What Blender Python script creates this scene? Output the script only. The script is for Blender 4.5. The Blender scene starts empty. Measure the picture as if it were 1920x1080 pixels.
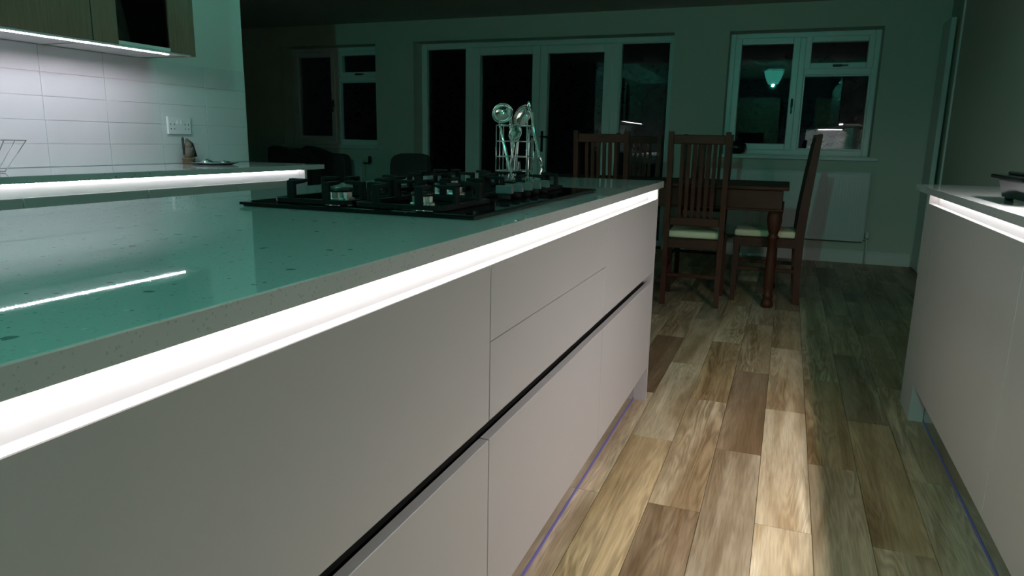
import bpy, bmesh, math, random
from mathutils import Vector, Matrix
random.seed(7)
scene = bpy.context.scene
col = scene.collection

# ---------------------------------------------------------------- camera
def cam_matrix(yaw, pitch, roll, h):
    cy, sy, cp, sp, cr, sr = math.cos(yaw), math.sin(yaw), math.cos(pitch), math.sin(pitch), math.cos(roll), math.sin(roll)
    fwd = Vector((-sy * cp, cy * cp, sp)); right = Vector((cy, sy, 0)); up = right.cross(fwd)
    r = cr * right + sr * up; u = -sr * right + cr * up
    m = Matrix((r, u, -fwd)).transposed().to_4x4()
    m.translation = (0, 0, h)
    return m
cam_data = bpy.data.cameras.new('camera')
cam = bpy.data.objects.new('camera', cam_data); col.objects.link(cam)
cam.matrix_world = cam_matrix(0.3665, -0.2058, 0.0187, 1.0595)
cam_data.sensor_width = 36.0
cam_data.lens = 1320.96 / 1920 * 36.0
cam_data.clip_start = 0.02
scene.camera = cam

# ---------------------------------------------------------------- world, exposure
world = bpy.data.worlds.new('night'); scene.world = world; world.use_nodes = True
world.node_tree.nodes['Background'].inputs[0].default_value = (0.10, 0.12, 0.20, 1)
world.node_tree.nodes['Background'].inputs[1].default_value = 0.004
scene.view_settings.view_transform = 'Standard'
scene.view_settings.look = 'None'
scene.view_settings.gamma = 1.0
scene.view_settings.use_curve_mapping = False
scene.view_settings.exposure = 0.0
scene.cycles.use_denoising = True
scene.cycles.max_bounces = 8
scene.cycles.diffuse_bounces = 4
scene.cycles.glossy_bounces = 4
scene.cycles.transparent_max_bounces = 12
scene.cycles.sample_clamp_indirect = 6.0
scene.cycles.caustics_reflective = False
scene.cycles.caustics_refractive = False

# light levels of the lamps the room has (radiance of the emitting surfaces)
L_WALL_RIGHT = 315.0     # tape under the right wall cabinets
L_WALL_LEFT = 210.0      # tape under the left wall cabinets
L_ISLAND = 36.0          # tape under the island worktop
L_RIGHT = 9.5           # tape under the right worktop
L_BENCH = 18.0           # tape under the left worktop
L_BULB = 3750.0          # green bulb of the ceiling lamp
L_BULB_SMALL = 330.0    # weaker green lamp near the end of the left worktop
L_SHADE = 2.6            # its tinted glass shade
TEAL = (0.12, 1.0, 0.76)

# ---------------------------------------------------------------- material helpers
def new_mat(name):
    m = bpy.data.materials.new(name); m.use_nodes = True
    nt = m.node_tree; b = nt.nodes['Principled BSDF']
    return m, nt, b
def plain(name, rgb, rough=0.5, metal=0.0, spec=0.5, noise=0.0, nscale=30.0, bump=0.0, coat=0.0):
    m, nt, b = new_mat(name)
    b.inputs['Base Color'].default_value = (*rgb, 1)
    b.inputs['Roughness'].default_value = rough
    b.inputs['Metallic'].default_value = metal
    b.inputs['Specular IOR Level'].default_value = spec
    b.inputs['Coat Weight'].default_value = coat
    if noise or bump:
        tc = nt.nodes.new('ShaderNodeTexCoord'); n = nt.nodes.new('ShaderNodeTexNoise')
        n.inputs['Scale'].default_value = nscale; n.inputs['Detail'].default_value = 5
        nt.links.new(tc.outputs['Object'], n.inputs['Vector'])
        if noise:
            mx = nt.nodes.new('ShaderNodeMix'); mx.data_type = 'RGBA'
            mx.inputs[6].default_value = (*[c * (1 - noise) for c in rgb], 1)
            mx.inputs[7].default_value = (*[min(1, c * (1 + noise)) for c in rgb], 1)
            nt.links.new(n.outputs['Fac'], mx.inputs[0]); nt.links.new(mx.outputs[2], b.inputs['Base Color'])
        if bump:
            bp = nt.nodes.new('ShaderNodeBump'); bp.inputs['Strength'].default_value = bump; bp.inputs['Distance'].default_value = 0.002
            nt.links.new(n.outputs['Fac'], bp.inputs['Height']); nt.links.new(bp.outputs['Normal'], b.inputs['Normal'])
    return m
def emitter(name, rgb, strength):
    m = bpy.data.materials.new(name); m.use_nodes = True; nt = m.node_tree
    nt.nodes.remove(nt.nodes['Principled BSDF'])
    e = nt.nodes.new('ShaderNodeEmission'); e.inputs[0].default_value = (*rgb, 1); e.inputs[1].default_value = strength
    nt.links.new(e.outputs[0], nt.nodes['Material Output'].inputs[0])
    return m
def pane_glass(name, tint=(1, 1, 1)):
    m = bpy.data.materials.new(name); m.use_nodes = True; nt = m.node_tree
    nt.nodes.remove(nt.nodes['Principled BSDF'])
    t = nt.nodes.new('ShaderNodeBsdfTransparent'); t.inputs[0].default_value = (*tint, 1)
    g = nt.nodes.new('ShaderNodeBsdfGlossy'); g.inputs['Roughness'].default_value = 0.01
    f = nt.nodes.new('ShaderNodeFresnel'); f.inputs[0].default_value = 1.5
    mx = nt.nodes.new('ShaderNodeMixShader')
    nt.links.new(f.outputs[0], mx.inputs[0]); nt.links.new(t.outputs[0], mx.inputs[1]); nt.links.new(g.outputs[0], mx.inputs[2])
    nt.links.new(mx.outputs[0], nt.nodes['Material Output'].inputs[0])
    return m
def ramp(nt, stops):
    r = nt.nodes.new('ShaderNodeValToRGB'); e = r.color_ramp.elements
    e[0].position, e[0].color = stops[0][0], (*stops[0][1], 1)
    e[1].position, e[1].color = stops[-1][0], (*stops[-1][1], 1)
    for p, c in stops[1:-1]:
        k = e.new(p); k.color = (*c, 1)
    return r
def wood(name, dark, light, along='y', scale=1.0, rough=0.45, tinted=False, figure=1.0, coat=0.0):
    """grain drawn out along one axis, cathedral figure from distorted rings; tinted multiplies the object's own colour"""
    m, nt, b = new_mat(name); N = nt.nodes.new; L = nt.links.new
    tc = N('ShaderNodeTexCoord'); oi = N('ShaderNodeObjectInfo')
    off = N('ShaderNodeVectorMath'); off.operation = 'SCALE'; off.inputs[0].default_value = (13.7, 29.1, 7.3)
    L(oi.outputs['Random'], off.inputs['Scale'])
    add = N('ShaderNodeVectorMath'); add.operation = 'ADD'; L(tc.outputs['Object'], add.inputs[0]); L(off.outputs[0], add.inputs[1])
    st = {'x': (1.2, 14, 14), 'y': (14, 1.2, 14), 'z': (14, 14, 1.2)}[along]
    mp = N('ShaderNodeMapping'); mp.inputs['Scale'].default_value = tuple(s * scale for s in st); L(add.outputs[0], mp.inputs[0])
    n1 = N('ShaderNodeTexNoise'); n1.inputs['Scale'].default_value = 1.0; n1.inputs['Detail'].default_value = 3; n1.inputs['Distortion'].default_value = 0.6
    L(mp.outputs[0], n1.inputs['Vector'])
    # rings: bands of the slow noise give the flame figure
    mul = N('ShaderNodeMath'); mul.operation = 'MULTIPLY'; mul.inputs[1].default_value = 62.0; L(n1.outputs['Fac'], mul.inputs[0])
    sn = N('ShaderNodeMath'); sn.operation = 'SINE'; L(mul.outputs[0], sn.inputs[0])
    # fine pores
    fs = tuple(s * (14 if s == max(st) else 9) for s in st)
    mp2 = N('ShaderNodeMapping'); mp2.inputs['Scale'].default_value = tuple(s * scale for s in fs); L(add.outputs[0], mp2.inputs[0])
    n2 = N('ShaderNodeTexNoise'); n2.inputs['Scale'].default_value = 1.0; n2.inputs['Detail'].default_value = 4; L(mp2.outputs[0], n2.inputs['Vector'])
    n4 = N('ShaderNodeTexNoise'); n4.inputs['Scale'].default_value = 0.35; n4.inputs['Detail'].default_value = 1; L(mp.outputs[0], n4.inputs['Vector'])
    am = N('ShaderNodeMapRange'); am.inputs['From Min'].default_value = 0.42; am.inputs['From Max'].default_value = 0.66; am.inputs['To Min'].default_value = 0.04; am.inputs['To Max'].default_value = 0.25
    L(n4.outputs['Fac'], am.inputs['Value'])
    sm = N('ShaderNodeMath'); sm.operation = 'MULTIPLY'; L(sn.outputs[0], sm.inputs[0]); L(am.outputs[0], sm.inputs[1])
    s1 = N('ShaderNodeMath'); s1.operation = 'MULTIPLY_ADD'; s1.inputs[1].default_value = figure; s1.inputs[2].default_value = 0.5; L(sm.outputs[0], s1.inputs[0])
    s2 = N('ShaderNodeMath'); s2.operation = 'MULTIPLY_ADD'; s2.inputs[1].default_value = 0.9; s2.inputs[2].default_value = -0.45; L(n2.outputs['Fac'], s2.inputs[0])
    s3 = N('ShaderNodeMath'); s3.operation = 'ADD'; L(s1.outputs[0], s3.inputs[0]); L(s2.outputs[0], s3.inputs[1])
    n3 = N('ShaderNodeTexNoise'); n3.inputs['Scale'].default_value = 3.0 * scale; n3.inputs['Detail'].default_value = 2; L(add.outputs[0], n3.inputs['Vector'])
    s4 = N('ShaderNodeMath'); s4.operation = 'MULTIPLY_ADD'; s4.inputs[1].default_value = 0.8; L(n3.outputs['Fac'], s4.inputs[0]); L(s3.outputs[0], s4.inputs[2])
    s5 = N('ShaderNodeMath'); s5.operation = 'ADD'; s5.inputs[1].default_value = -0.4; L(s4.outputs[0], s5.inputs[0])
    r = ramp(nt, [(0.0, dark), (1.0, light)]); L(s5.outputs[0], r.inputs[0])
    out = r.outputs[0]
    if tinted:
        mx = N('ShaderNodeMix'); mx.data_type = 'RGBA'; mx.blend_type = 'MULTIPLY'; mx.inputs[0].default_value = 1
        L(out, mx.inputs[6]); L(oi.outputs['Color'], mx.inputs[7]); out = mx.outputs[2]
        # each plank drifts between brown heartwood and paler sapwood across its width
        mp5 = N('ShaderNodeMapping'); mp5.inputs['Scale'].default_value = (11, 0.9, 1); L(add.outputs[0], mp5.inputs[0])
        n5 = N('ShaderNodeTexNoise'); n5.inputs['Scale'].default_value = 1.0; n5.inputs['Detail'].default_value = 2; n5.inputs['Distortion'].default_value = 0.8; L(mp5.outputs[0], n5.inputs['Vector'])
        r5 = ramp(nt, [(0.36, (0.66, 0.58, 0.48)), (0.50, (0.96, 0.93, 0.88)), (0.66, (1.22, 1.24, 1.26))]); L(n5.outputs['Fac'], r5.inputs[0])
        m5 = N('ShaderNodeMix'); m5.data_type = 'RGBA'; m5.blend_type = 'MULTIPLY'; m5.inputs[0].default_value = 1
        L(out, m5.inputs[6]); L(r5.outputs[0], m5.inputs[7]); out = m5.outputs[2]
        # dark knots
        vk = N('ShaderNodeTexVoronoi'); vk.inputs['Scale'].default_value = 5.0; L(add.outputs[0], vk.inputs['Vector'])
        rk = ramp(nt, [(0.02, (0.35, 0.3, 0.25)), (0.05, (1, 1, 1))]); L(vk.outputs['Distance'], rk.inputs[0])
        mk = N('ShaderNodeMix'); mk.data_type = 'RGBA'; mk.blend_type = 'MULTIPLY'; mk.inputs[0].default_value = 1
        L(out, mk.inputs[6]); L(rk.outputs[0], mk.inputs[7]); out = mk.outputs[2]
    L(out, b.inputs['Base Color'])
    b.inputs['Roughness'].default_value = rough; b.inputs['Coat Weight'].default_value = coat; b.inputs['Specular IOR Level'].default_value = 0.3
    bp = N('ShaderNodeBump'); bp.inputs['Strength'].default_value = 0.15; bp.inputs['Distance'].default_value = 0.001
    L(n2.outputs['Fac'], bp.inputs['Height']); L(bp.outputs['Normal'], b.inputs['Normal'])
    return m
def quartz(name, base):
    m, nt, b = new_mat(name); N = nt.nodes.new; L = nt.links.new
    tc = N('ShaderNodeTexCoord'); out = None
    colr = N('ShaderNodeRGB'); colr.outputs[0].default_value = (*base, 1); out = colr.outputs[0]
    for sc, thr, rad, c, w in ((44, 0.83, 0.25, (0.42, 0.44, 0.44), 1.0), (110, 0.88, 0.30, (0.55, 0.57, 0.57), 1.0), (260, 0.75, 0.42, (0.80, 0.81, 0.81), 1.0), (90, 0.93, 0.25, (1.2, 1.2, 1.2), 1.0)):
        nz = N('ShaderNodeTexNoise'); nz.inputs['Scale'].default_value = sc * 1.7; L(tc.outputs['Object'], nz.inputs['Vector'])
        ad = N('ShaderNodeMix'); ad.data_type = 'RGBA'; ad.blend_type = 'LINEAR_LIGHT'; ad.inputs[0].default_value = 0.25 / sc
        L(tc.outputs['Object'], ad.inputs[6]); L(nz.outputs['Color'], ad.inputs[7])
        v = N('ShaderNodeTexVoronoi'); v.inputs['Scale'].default_value = sc; L(ad.outputs[2], v.inputs['Vector'])
        sp = N('ShaderNodeSeparateColor'); L(v.outputs['Color'], sp.inputs[0])
        g = N('ShaderNodeMath'); g.operation = 'GREATER_THAN'; g.inputs[1].default_value = thr; L(sp.outputs[0], g.inputs[0])
        rr = N('ShaderNodeMath'); rr.operation = 'MULTIPLY_ADD'; rr.inputs[1].default_value = rad; rr.inputs[2].default_value = 0.04; L(sp.outputs[1], rr.inputs[0])
        ls = N('ShaderNodeMath'); ls.operation = 'LESS_THAN'; L(v.outputs['Distance'], ls.inputs[0]); L(rr.outputs[0], ls.inputs[1])
        f = N('ShaderNodeMath'); f.operation = 'MULTIPLY'; L(g.outputs[0], f.inputs[0]); L(ls.outputs[0], f.inputs[1])
        mx = N('ShaderNodeMix'); mx.data_type = 'RGBA'; mx.blend_type = 'MULTIPLY'; L(f.outputs[0], mx.inputs[0])
        L(out, mx.inputs[6]); mx.inputs[7].default_value = (*c, 1); out = mx.outputs[2]
    L(out, b.inputs['Base Color'])
    b.inputs['Roughness'].default_value = 0.015; b.inputs['Specular IOR Level'].default_value = 0.35
    return m

M = {}
M['paint_lit'] = plain('wall_paint_lit', (0.78, 0.78, 0.76), 0.7, noise=0.03, nscale=60, bump=0.05)  # wall paint with a lightened colour, standing for stronger light on the kitchen wall
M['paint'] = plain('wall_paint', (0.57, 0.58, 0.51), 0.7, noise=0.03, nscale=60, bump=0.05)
M['slate'] = plain('dark_slate_paint', (0.035, 0.036, 0.04), 0.8)
M['ceiling'] = plain('ceiling_paint', (0.5, 0.5, 0.48), 0.9)
M['upvc'] = plain('white_plastic_frame', (0.84, 0.85, 0.84), 0.3)
M['trimpaint'] = plain('white_gloss_paint', (0.72, 0.72, 0.7), 0.35)
M['tile'] = plain('glazed_tile', (0.72, 0.72, 0.73), 0.32, noise=0.03, nscale=4)
M['grout'] = plain('grout', (0.66, 0.66, 0.65), 0.9)
M['quartz'] = quartz('quartz', (0.55, 0.56, 0.56))
M['front'] = plain('matt_cashmere_lacquer', (0.515, 0.475, 0.475), 0.42, spec=0.4)
M['carcass'] = plain('carcass_board', (0.55, 0.54, 0.52), 0.6)
M['channel_grey'] = plain('pale_grey_channel', (0.37, 0.37, 0.37), 0.5)
M['carcass_shaded'] = plain('carcass_board_shaded', (0.10, 0.095, 0.09), 0.7)  # carcass board darkened in colour to paint in the shade behind the seams
M['channel'] = plain('white_channel', (0.82, 0.82, 0.82), 0.5)
M['rail'] = plain('dark_anodised_rail', (0.16, 0.155, 0.15), 0.32, metal=0.9)
M['plinth'] = plain('brushed_plinth', (0.62, 0.6, 0.58), 0.16, metal=0.9)
M['film'] = plain('blue_protective_film', (0.14, 0.13, 0.45), 0.3)
M['oak'] = wood('oak_veneer', (0.135, 0.092, 0.062), (0.24, 0.175, 0.125), 'z', 0.8, 0.5, figure=0.5)
M['plank'] = wood('plank_oak', (0.44, 0.41, 0.37), (1.18, 1.18, 1.16), 'y', 1.0, 0.42, tinted=True, figure=1.3)
M['subfloor'] = plain('dark_subfloor', (0.06, 0.05, 0.04), 0.9)
M['sheesham'] = wood('dark_hardwood', (0.026, 0.0065, 0.0025), (0.098, 0.026, 0.010), 'z', 1.2, 0.55)
M['sheesham_x'] = wood('dark_hardwood_lengthwise', (0.026, 0.0065, 0.0025), (0.098, 0.026, 0.010), 'x', 1.2, 0.55)
M['cream'] = plain('cream_seat_fabric', (0.80, 0.73, 0.50), 0.85, noise=0.08, nscale=120, bump=0.2)
M['glassblack'] = plain('black_glass', (0.003, 0.003, 0.003), 0.06, spec=0.3)
M['castiron'] = plain('cast_iron', (0.007, 0.007, 0.007), 0.6, spec=0.15, bump=0.2, nscale=300)
M['capblack'] = plain('burner_cap_enamel', (0.008, 0.010, 0.010), 0.3)
M['alu'] = plain('burner_aluminium', (0.72, 0.72, 0.7), 0.3, metal=1.0)
M['steel'] = plain('polished_steel', (0.78, 0.78, 0.77), 0.08, metal=1.0)
M['knob'] = plain('satin_knob', (0.15, 0.145, 0.145), 0.4, metal=0.2)
M['white_plastic'] = plain('white_socket_plastic', (0.8, 0.8, 0.82), 0.25)
M['hole'] = plain('dark_slot', (0.01, 0.01, 0.012), 0.8)
M['blackgloss'] = plain('black_gloss_enamel', (0.008, 0.008, 0.009), 0.08)
M['sofa'] = plain('dark_upholstery', (0.055, 0.048, 0.042), 0.95, noise=0.2, nscale=80, bump=0.3)
M['brownfur'] = plain('mottled_ornament', (0.17, 0.14, 0.11), 0.8, noise=0.75, nscale=55, bump=0.6)
M['darkbrown'] = plain('dark_ornament', (0.035, 0.028, 0.022), 0.7)
M['turned'] = wood('turned_base', (0.09, 0.055, 0.03), (0.24, 0.16, 0.09), 'x', 2.0, 0.5)
M['pewter'] = plain('pewter', (0.55, 0.56, 0.56), 0.22, metal=1.0)
M['radiator'] = plain('radiator_enamel', (0.62, 0.64, 0.63), 0.3)
M['chrome'] = plain('chrome', (0.7, 0.7, 0.7), 0.12, metal=1.0)
M['darkhandle'] = plain('dark_handle', (0.02, 0.02, 0.02), 0.35, metal=0.5)
M['pot'] = plain('dark_glazed_pot', (0.012, 0.012, 0.014), 0.3)
M['pane'] = pane_glass('window_glass')
M['cabglass'] = pane_glass('cabinet_glass', (0.8, 0.85, 0.85))
M['tumbler'] = pane_glass('drinking_glass', (0.95, 0.97, 0.97))
M['tape'] = plain('led_tape_backing', (0.75, 0.75, 0.72), 0.5)
M['garden'] = plain('night_garden_ground', (0.02, 0.02, 0.015), 0.95, spec=0.05)
M['leaf'] = plain('hedge_leaf', (0.006, 0.006, 0.004), 0.9, spec=0.02)
M['led_island'] = emitter('led_neutral_island', (1.0, 0.97, 0.95), L_ISLAND)
M['led_right'] = emitter('led_neutral_right', (1.0, 0.98, 0.96), L_RIGHT)
M['led_bench'] = emitter('led_neutral_bench', (0.97, 0.97, 1.0), L_BENCH)
M['led_wall_left'] = emitter('led_cool_left', (1.0, 0.92, 1.06), L_WALL_LEFT)
M['led_wall_right'] = emitter('led_cool_right', (1.0, 0.97, 0.96), L_WALL_RIGHT)
M['led_back'] = emitter('led_cool_back', (0.95, 0.95, 1.0), 420.0)
M['bulb'] = emitter('green_bulb', TEAL, L_BULB)
M['bulb_small'] = emitter('green_bulb_weak', TEAL, L_BULB_SMALL)
M['shade'] = emitter('green_lit_glass_shade', TEAL, L_SHADE)

# ---------------------------------------------------------------- object helpers
def abs_loc(o):
    v = Vector((0, 0, 0))
    while o is not None:
        v += o.location; o = o.parent
    return v
class MB:
    """collects shapes given in room coordinates and links them as one mesh object"""
    def __init__(self): self.bm = bmesh.new()
    def _bevel(self, geom_edges, w, seg=2):
        bmesh.ops.bevel(self.bm, geom=geom_edges, offset=w, segments=seg, affect='EDGES', profile=0.6)
    def box(self, x0, x1, y0, y1, z0, z1, bev=0.0, seg=1, mat=None):
        vs = [self.bm.verts.new(p) for p in ((x0, y0, z0), (x1, y0, z0), (x1, y1, z0), (x0, y1, z0), (x0, y0, z1), (x1, y0, z1), (x1, y1, z1), (x0, y1, z1))]
        fs = [self.bm.faces.new([vs[i] for i in q]) for q in ((3, 2, 1, 0), (4, 5, 6, 7), (0, 1, 5, 4), (1, 2, 6, 5), (2, 3, 7, 6), (3, 0, 4, 7))]
        if mat is not None:
            for v in vs: v.co = mat @ v.co
        if bev > 0: self._bevel(list({e for f in fs for e in f.edges}), bev, seg)
        return self
    def prism(self, poly, axis, a0, a1, bev=0.0, seg=1):
        """polygon in the two other axes (x,y | x,z | y,z order), extruded along axis"""
        def P(p, a):
            return {'z': (p[0], p[1], a), 'y': (p[0], a, p[1]), 'x': (a, p[0], p[1])}[axis]
        lo = [self.bm.verts.new(P(p, a0)) for p in poly]; hi = [self.bm.verts.new(P(p, a1)) for p in poly]
        fs = [self.bm.faces.new(lo[::-1]), self.bm.faces.new(hi)]
        n = len(poly)
        for i in range(n): fs.append(self.bm.faces.new((lo[i], lo[(i + 1) % n], hi[(i + 1) % n], hi[i])))
        bmesh.ops.recalc_face_normals(self.bm, faces=fs)
        if bev > 0:
            self._bevel(list({e for f in fs[:2] for e in f.edges}), bev, seg)
        return self
    def tube(self, pts, r, n=8, closed=False, r2=None):
        pts = [Vector(p) for p in pts]; rings = []; m = len(pts); up = None
        for i, p in enumerate(pts):
            a = pts[i - 1] if (i > 0 or closed) else p; c = pts[(i + 1) % m] if (i < m - 1 or closed) else p
            t = (c - a).normalized()
            if up is None or abs(up.dot(t)) > 0.95:
                up = Vector((0, 0, 1)) if abs(t.z) < 0.9 else Vector((1, 0, 0))
            u = (up - t * up.dot(t)).normalized(); w = t.cross(u); up = u
            rr = r if r2 is None else r + (r2 - r) * i / (m - 1)
            rings.append([self.bm.verts.new(p + rr * (math.cos(k * 2 * math.pi / n) * u + math.sin(k * 2 * math.pi / n) * w)) for k in range(n)])
        fs = []
        for i in range(m if closed else m - 1):
            A, B = rings[i], rings[(i + 1) % m]
            for k in range(n): fs.append(self.bm.faces.new((A[k], A[(k + 1) % n], B[(k + 1) % n], B[k])))
        if not closed:
            fs.append(self.bm.faces.new(rings[0][::-1])); fs.append(self.bm.faces.new(rings[-1]))
        for f in fs: f.smooth = True
        bmesh.ops.recalc_face_normals(self.bm, faces=fs)
        return self
    def lathe(self, prof, c, n=24, flute=0):
        """profile of (radius, height) turned about the vertical through c"""
        rings = []; fs = []
        for r, z in prof:
            if r < 1e-5: rings.append([self.bm.verts.new((c[0], c[1], c[2] + z))])
            else:
                rings.append([self.bm.verts.new((c[0] + r * math.cos(k * 2 * math.pi / n) * (1 - (flute if k % 2 else 0)), c[1] + r * math.sin(k * 2 * math.pi / n) * (1 - (flute if k % 2 else 0)), c[2] + z)) for k in range(n)])
        for A, B in zip(rings, rings[1:]):
            for k in range(n):
                q = (k + 1) % n
                if len(A) == 1 and len(B) == 1: continue
                if len(A) == 1: fs.append(self.bm.faces.new((A[0], B[q], B[k])))
                elif len(B) == 1: fs.append(self.bm.faces.new((A[k], A[q], B[0])))
                else: fs.append(self.bm.faces.new((A[k], A[q], B[q], B[k])))
        if len(rings[0]) > 1: fs.append(self.bm.faces.new(rings[0][::-1]))
        if len(rings[-1]) > 1: fs.append(self.bm.faces.new(rings[-1]))
        for f in fs: f.smooth = not flute
        bmesh.ops.recalc_face_normals(self.bm, faces=fs)
        return self
    def ball(self, c, r, sx=1, sy=1, sz=1, sub=2, mat=None):
        m = Matrix.Translation(c) @ (mat or Matrix.Identity(4)) @ Matrix.Diagonal((sx, sy, sz, 1))
        g = bmesh.ops.create_icosphere(self.bm, subdivisions=sub, radius=r, matrix=m)
        for f in {f for v in g['verts'] for f in v.link_faces}: f.smooth = True
        return self
    def sweep_rect(self, pts, wx, wy):
        """square-section bar through points, section wx (x) by wy (y): chair posts"""
        rings = []
        for p in pts:
            x, y, z = p[:3]; a = wx / 2; b = (p[3] if len(p) > 3 else wy) / 2
            rings.append([self.bm.verts.new(q) for q in ((x - a, y - b, z), (x + a, y - b, z), (x + a, y + b, z), (x - a, y + b, z))])
        fs = [self.bm.faces.new(rings[0][::-1]), self.bm.faces.new(rings[-1])]
        for A, B in zip(rings, rings[1:]):
            for k in range(4): fs.append(self.bm.faces.new((A[k], A[(k + 1) % 4], B[(k + 1) % 4], B[k])))
        return self
    def mesh(self, name, mat, off=None, sharp=True):
        if off is not None: bmesh.ops.translate(self.bm, verts=self.bm.verts, vec=-Vector(off))
        me = bpy.data.meshes.new(name); self.bm.to_mesh(me); self.bm.free()
        me.materials.append(mat)
        return me
    def build(self, name, mat, parent=None, smooth_angle=None):
        off = abs_loc(parent) if parent else Vector((0, 0, 0))
        me = self.mesh(name, mat, off)
        o = bpy.data.objects.new(name, me); col.objects.link(o)
        if parent: o.parent = parent
        return o
def thing(name, label, cat, loc=(0, 0, 0), group=None, kind=None):
    o = bpy.data.objects.new(name, None); col.objects.link(o); o.location = loc; o.empty_display_size = 0.1
    return tag(o, label, cat, group, kind)
def tag(o, label=None, cat=None, group=None, kind=None):
    if label: o['label'] = label
    if cat: o['category'] = cat
    if group: o['group'] = group
    if kind: o['kind'] = kind
    return o
def struct(name, mb, mat, label=None, cat=None):
    return tag(mb.build(name, mat), label, cat, kind='structure')
def piece(name, me, parent, loc, color=None):
    o = bpy.data.objects.new(name, me); col.objects.link(o); o.parent = parent; o.location = loc
    if color: o.color = (*color, 1)
    return o
def copy_tree(o, parent=None):
    c = o.copy(); col.objects.link(c)
    if parent is not None: c.parent = parent
    for ch in [x for x in bpy.data.objects if x.parent == o]: copy_tree(ch, c)
    return c
def part_box(name, mat, parent, *b, bev=0.0, seg=1):
    return MB().box(*b, bev=bev, seg=seg).build(name, mat, parent)

# ================================================================ SETTING
CZ = 2.335          # dining end ceiling
CK = 2.62           # kitchen ceiling
YW = 7.23          # far wall face
XR = 1.12          # right wall face
XL = -3.02         # tile face of the left kitchen wall
XD = -6.55         # left wall of the dining end
# ---- floor with planks
floor = struct('floor', MB().box(XD - 0.1, 1.6, -3.7, 7.6, -0.10, -0.004), M['subfloor'], 'oak effect plank floor running away from the camera', 'floor')
PW, PL = 0.1525, 0.965
plank_cache = {}
def plank_mesh(w, l):
    k = (round(w, 4), round(l, 4))
    if k not in plank_cache:
        g = 0.0007; b = 0.0012
        mb = MB(); bm = mb.bm
        lo = [bm.verts.new(p) for p in ((g, g, -0.004), (w - g, g, -0.004), (w - g, l - g, -0.004), (g, l - g, -0.004))]
        mi = [bm.verts.new((v.co.x, v.co.y, -b * 0.6)) for v in lo]
        hi = [bm.verts.new(p) for p in ((g + b, g + b, 0), (w - g - b, g + b, 0), (w - g - b, l - g - b, 0), (g + b, l - g - b, 0))]
        for A, B in ((lo, mi), (mi, hi)):
            for i in range(4): bm.faces.new((A[i], A[(i + 1) % 4], B[(i + 1) % 4], B[i]))
        bm.faces.new(hi)
        plank_cache[k] = mb.mesh('plank', M['plank'])
    return plank_cache[k]
LIGHT, MIDT, WARM, DARK, GREYB = (0.64, 0.50, 0.355), (0.52, 0.385, 0.26), (0.50, 0.345, 0.20), (0.31, 0.21, 0.135), (0.44, 0.335, 0.24)
# tones seen on the planks of the aisle: (column, number along the run) -> tone
TONE = {(-4, 0): LIGHT, (-4, 1): LIGHT, (-3, 0): WARM, (-3, 1): LIGHT, (-3, 2): MIDT, (-2, 0): DARK, (-2, 1): MIDT, (-2, 2): WARM, (-2, 3): LIGHT,
        (-2, -1): WARM, (-1, 0): GREYB, (-1, 1): DARK, (-1, 2): MIDT, (0, 0): LIGHT, (0, 1): LIGHT, (0, 2): MIDT, (1, 0): MIDT, (1, 1): WARM, (1, 2): LIGHT,
        (2, 0): MIDT, (2, 1): WARM, (2, 2): GREYB, (3, 0): LIGHT, (3, 1): MIDT, (-1, -1): GREYB, (0, -1): LIGHT, (1, -1): LIGHT, (-3, -1): MIDT}
TONES = [LIGHT, MIDT, WARM, DARK, GREYB, MIDT, MIDT]
rest = MB(); rest_faces = 0
for k in range(-43, 8):
    x0 = k * PW; x1 = min(x0 + PW, XR + 0.02)
    if x0 < XD: x0 = XD
    if x1 - x0 < 0.02: continue
    base = 1.008 + (0.482 if k % 2 else 0.0)
    for n in range(-5, 8):
        y0 = base + n * PL; y1 = min(y0 + PL, YW); y0 = max(y0, -3.6)
        if y1 - y0 < 0.03: continue
        hidden = (x1 < -0.54 and x0 > -1.38 and y1 < 2.8) or (x0 > 0.60 and y1 < 3.2)
        seen = x1 > -0.55 or (x1 > -2.9 and y1 > 2.8)
        if hidden or (not seen and x1 < XL - 0.1 and y1 < 3.2): continue
        if seen:
            o = piece('plank', plank_mesh(x1 - x0, y1 - y0), floor, (x0, y0, 0))
            t = TONE.get((k, n)) or random.choice(TONES); j = random.uniform(0.92, 1.08)
            o.color = (t[0] * j, t[1] * j, t[2] * j, 1)
        else:
            rest.box(x0 + 0.0007, x1 - 0.0007, y0 + 0.0007, y1 - 0.0007, -0.004, 0.0)
o = rest.build('planks_beyond', M['plank'], floor); o['kind'] = 'stuff'; o.color = (*MIDT, 1)

# ---- walls
struct('ceiling', MB().box(XD - 0.1, 1.6, 3.0, 7.6, CZ, CZ + 0.1), M['ceiling'], 'plain painted ceiling over the dining end', 'ceiling')
struct('ceiling_kitchen', MB().box(-3.2, 1.3, -3.7, 3.0, CK, CK + 0.1).box(-3.2, 1.3, 2.98, 3.0, CZ, CK), M['ceiling'], 'higher painted ceiling over the kitchen', 'ceiling')
W1 = (-5.80, -4.49, 0.95, 2.107)     # left window opening  (x0, x1, z0, z1)
D1 = (-4.00, -1.145, 0.0, 2.113)     # patio door opening
W2 = (-0.63, 0.674, 0.95, 2.105)     # right window opening
YB = YW + 0.32
wf = MB()
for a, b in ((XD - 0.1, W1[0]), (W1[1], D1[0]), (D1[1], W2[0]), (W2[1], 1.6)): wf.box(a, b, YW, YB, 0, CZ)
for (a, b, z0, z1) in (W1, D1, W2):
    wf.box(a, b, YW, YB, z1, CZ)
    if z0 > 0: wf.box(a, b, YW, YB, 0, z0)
struct('wall_far', wf, M['paint'], 'painted far wall of the dining end with two windows and patio doors', 'wall')
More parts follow.
